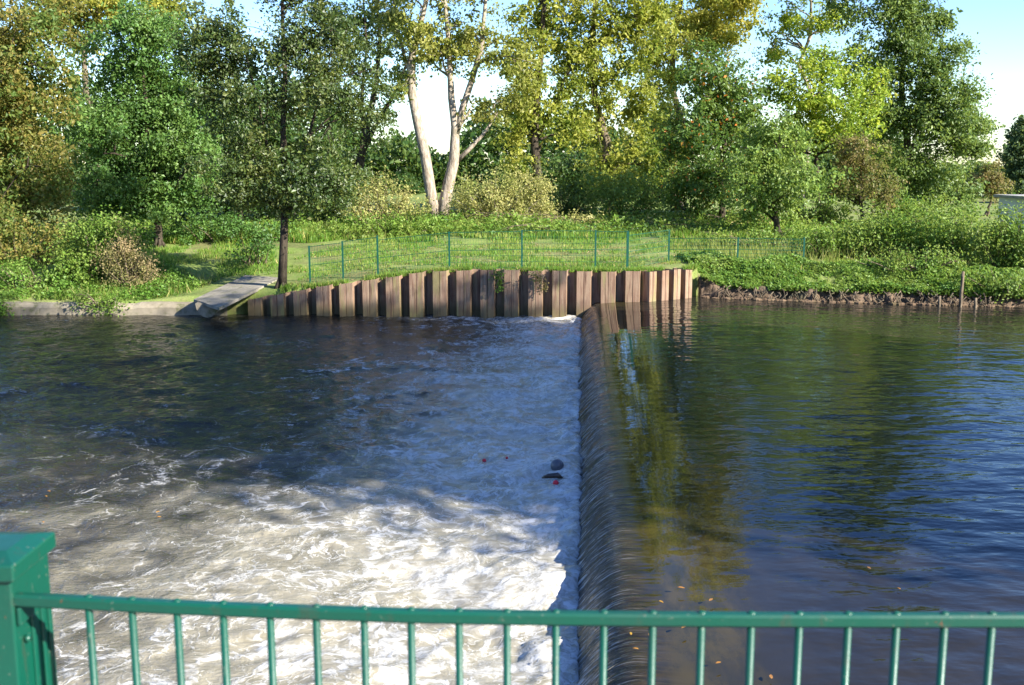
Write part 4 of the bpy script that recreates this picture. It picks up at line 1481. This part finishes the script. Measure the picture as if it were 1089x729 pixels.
co = cl.build('clamp', M['green_paint'], po, bevel=.0015)
bo = MB().tube([(x1 + .0005, 1.060, ZR - .050), (x1 + .006, 1.060, ZR - .050)], .004, 8)
bo.build('bolt', M['green_paint'], po)

# ------------------------------------------------------------------ trees of the near bank upstream (right of the view): they shade the middle of the river
SUN_AZ = (-.83, .557)        # the way the light travels over the ground
SUN_EL = math.radians(29)


def bank_tree(x, y, h, w, seed, label):
    rng = np.random.default_rng(seed)
    gz = 3.2
    root = empty('bank_tree', (x, y, gz))
    tag(root, label, 'tree', 'trees of the near bank upstream')
    iv = Matrix.Translation(-Vector(root.location))
    mb_ = MB()
    pts, rr = limb((x, y, gz - 1.5), (x, y, gz + h * .85), .4, .08, rng, 0, 8)
    mb_.tube(pts, rr, 9)
    CC, OO = [], []
    for q in range(7):
        c = np.array([x + rng.normal() * w * .3, y + rng.normal() * w * .3, gz + h * (.3 + .1 * q)])
        rad = np.array([w * .55, w * .55, h * .14])
        k_ = clumps_in(c, rad, 60, rng, .6, .35, seed + q)
        CC.append(k_)
        OO.append((k_ - c) / rad)
    CC, OO = np.concatenate(CC), np.concatenate(OO)
    for q in rng.permutation(len(CC))[:24]:
        i = int(np.clip((CC[q][2] - gz) / h * 8 - 1, 1, 7))
        p2, r2 = limb(pts[i], CC[q], .1, .02, rng)
        mb_.tube(p2, r2, 6, False)
    mb_.build('trunk', BARK_D, root).matrix_parent_inverse = iv
    per = 60
    P = np.repeat(CC, per, 0) + rng.normal(size=(len(CC) * per, 3)) * .6
    leaf_cloud('crown', P, np.full(len(P), .42), L_BIG, root, outw=np.repeat(OO, per, 0), rng=rng).matrix_parent_inverse = iv


for i, (x, y, h, w) in enumerate([(24.3, 1.7, 30, 5.8), (24.8, 4.2, 31, 6.2), (25.5, 6.8, 28, 6), (26.3, 9.0, 25, 6), (27.2, 11.0, 21, 6), (28.0, 12.8, 19, 5.5)]):
    bank_tree(x, y, h, w, 200 + i, 'tall green tree on the near bank upstream of the weir')

# ------------------------------------------------------------------ light, sky, camera
w = bpy.data.worlds.new('World')
SC.world = w
w.use_nodes = True
nt = w.node_tree
nt.nodes.clear()
sky = nt.nodes.new('ShaderNodeTexSky')
sky.sky_type = 'NISHITA'
sky.sun_disc = False
sx, sy = -SUN_AZ[0], -SUN_AZ[1]          # towards the sun
sky.sun_elevation = SUN_EL
sky.sun_rotation = math.atan2(sx, sy)
sky.air_density = 1.0
sky.dust_density = .3
sky.ozone_density = 3.5
bg = nt.nodes.new('ShaderNodeBackground')
bg.inputs['Strength'].default_value = .1
out = nt.nodes.new('ShaderNodeOutputWorld')
hs_ = nt.nodes.new('ShaderNodeHueSaturation')
hs_.inputs['Saturation'].default_value = 1.2
hs_.inputs['Hue'].default_value = .515
nt.links.new(sky.outputs[0], hs_.inputs['Color'])
nt.links.new(hs_.outputs[0], bg.inputs[0])
nt.links.new(bg.outputs[0], out.inputs[0])

sl = bpy.data.lights.new('sun', 'SUN')
sl.energy = 4.8
sl.angle = math.radians(.53)
sl.color = (1, .95, .86)
so = bpy.data.objects.new('sun', sl)
COL.objects.link(so)
d = Vector((SUN_AZ[0] * math.cos(SUN_EL), SUN_AZ[1] * math.cos(SUN_EL), -math.sin(SUN_EL)))
so.rotation_euler = d.to_track_quat('-Z', 'Y').to_euler()
so.location = (20, -20, 30)

cd = bpy.data.cameras.new('camera')
cd.sensor_width = 36
cd.lens = 36 * F / 1089
cd.clip_start = .05
cd.clip_end = 8000
cd.dof.use_dof = True
cd.dof.focus_distance = 30
cd.dof.aperture_fstop = 11
co = bpy.data.objects.new('camera', cd)
COL.objects.link(co)
co.location = tuple(CAM)
co.rotation_euler = (math.pi / 2 - PITCH, 0, 0)
SC.camera = co

SC.view_settings.view_transform = 'Standard'
SC.view_settings.look = 'None'
SC.view_settings.gamma = 1
SC.view_settings.exposure = 1.68
SC.view_settings.use_curve_mapping = False
SC.cycles.max_bounces = 6
SC.cycles.diffuse_bounces = 3
SC.cycles.glossy_bounces = 3
SC.cycles.transmission_bounces = 3
SC.cycles.use_denoising = True
SC.cycles.caustics_reflective = False
SC.cycles.caustics_refractive = False
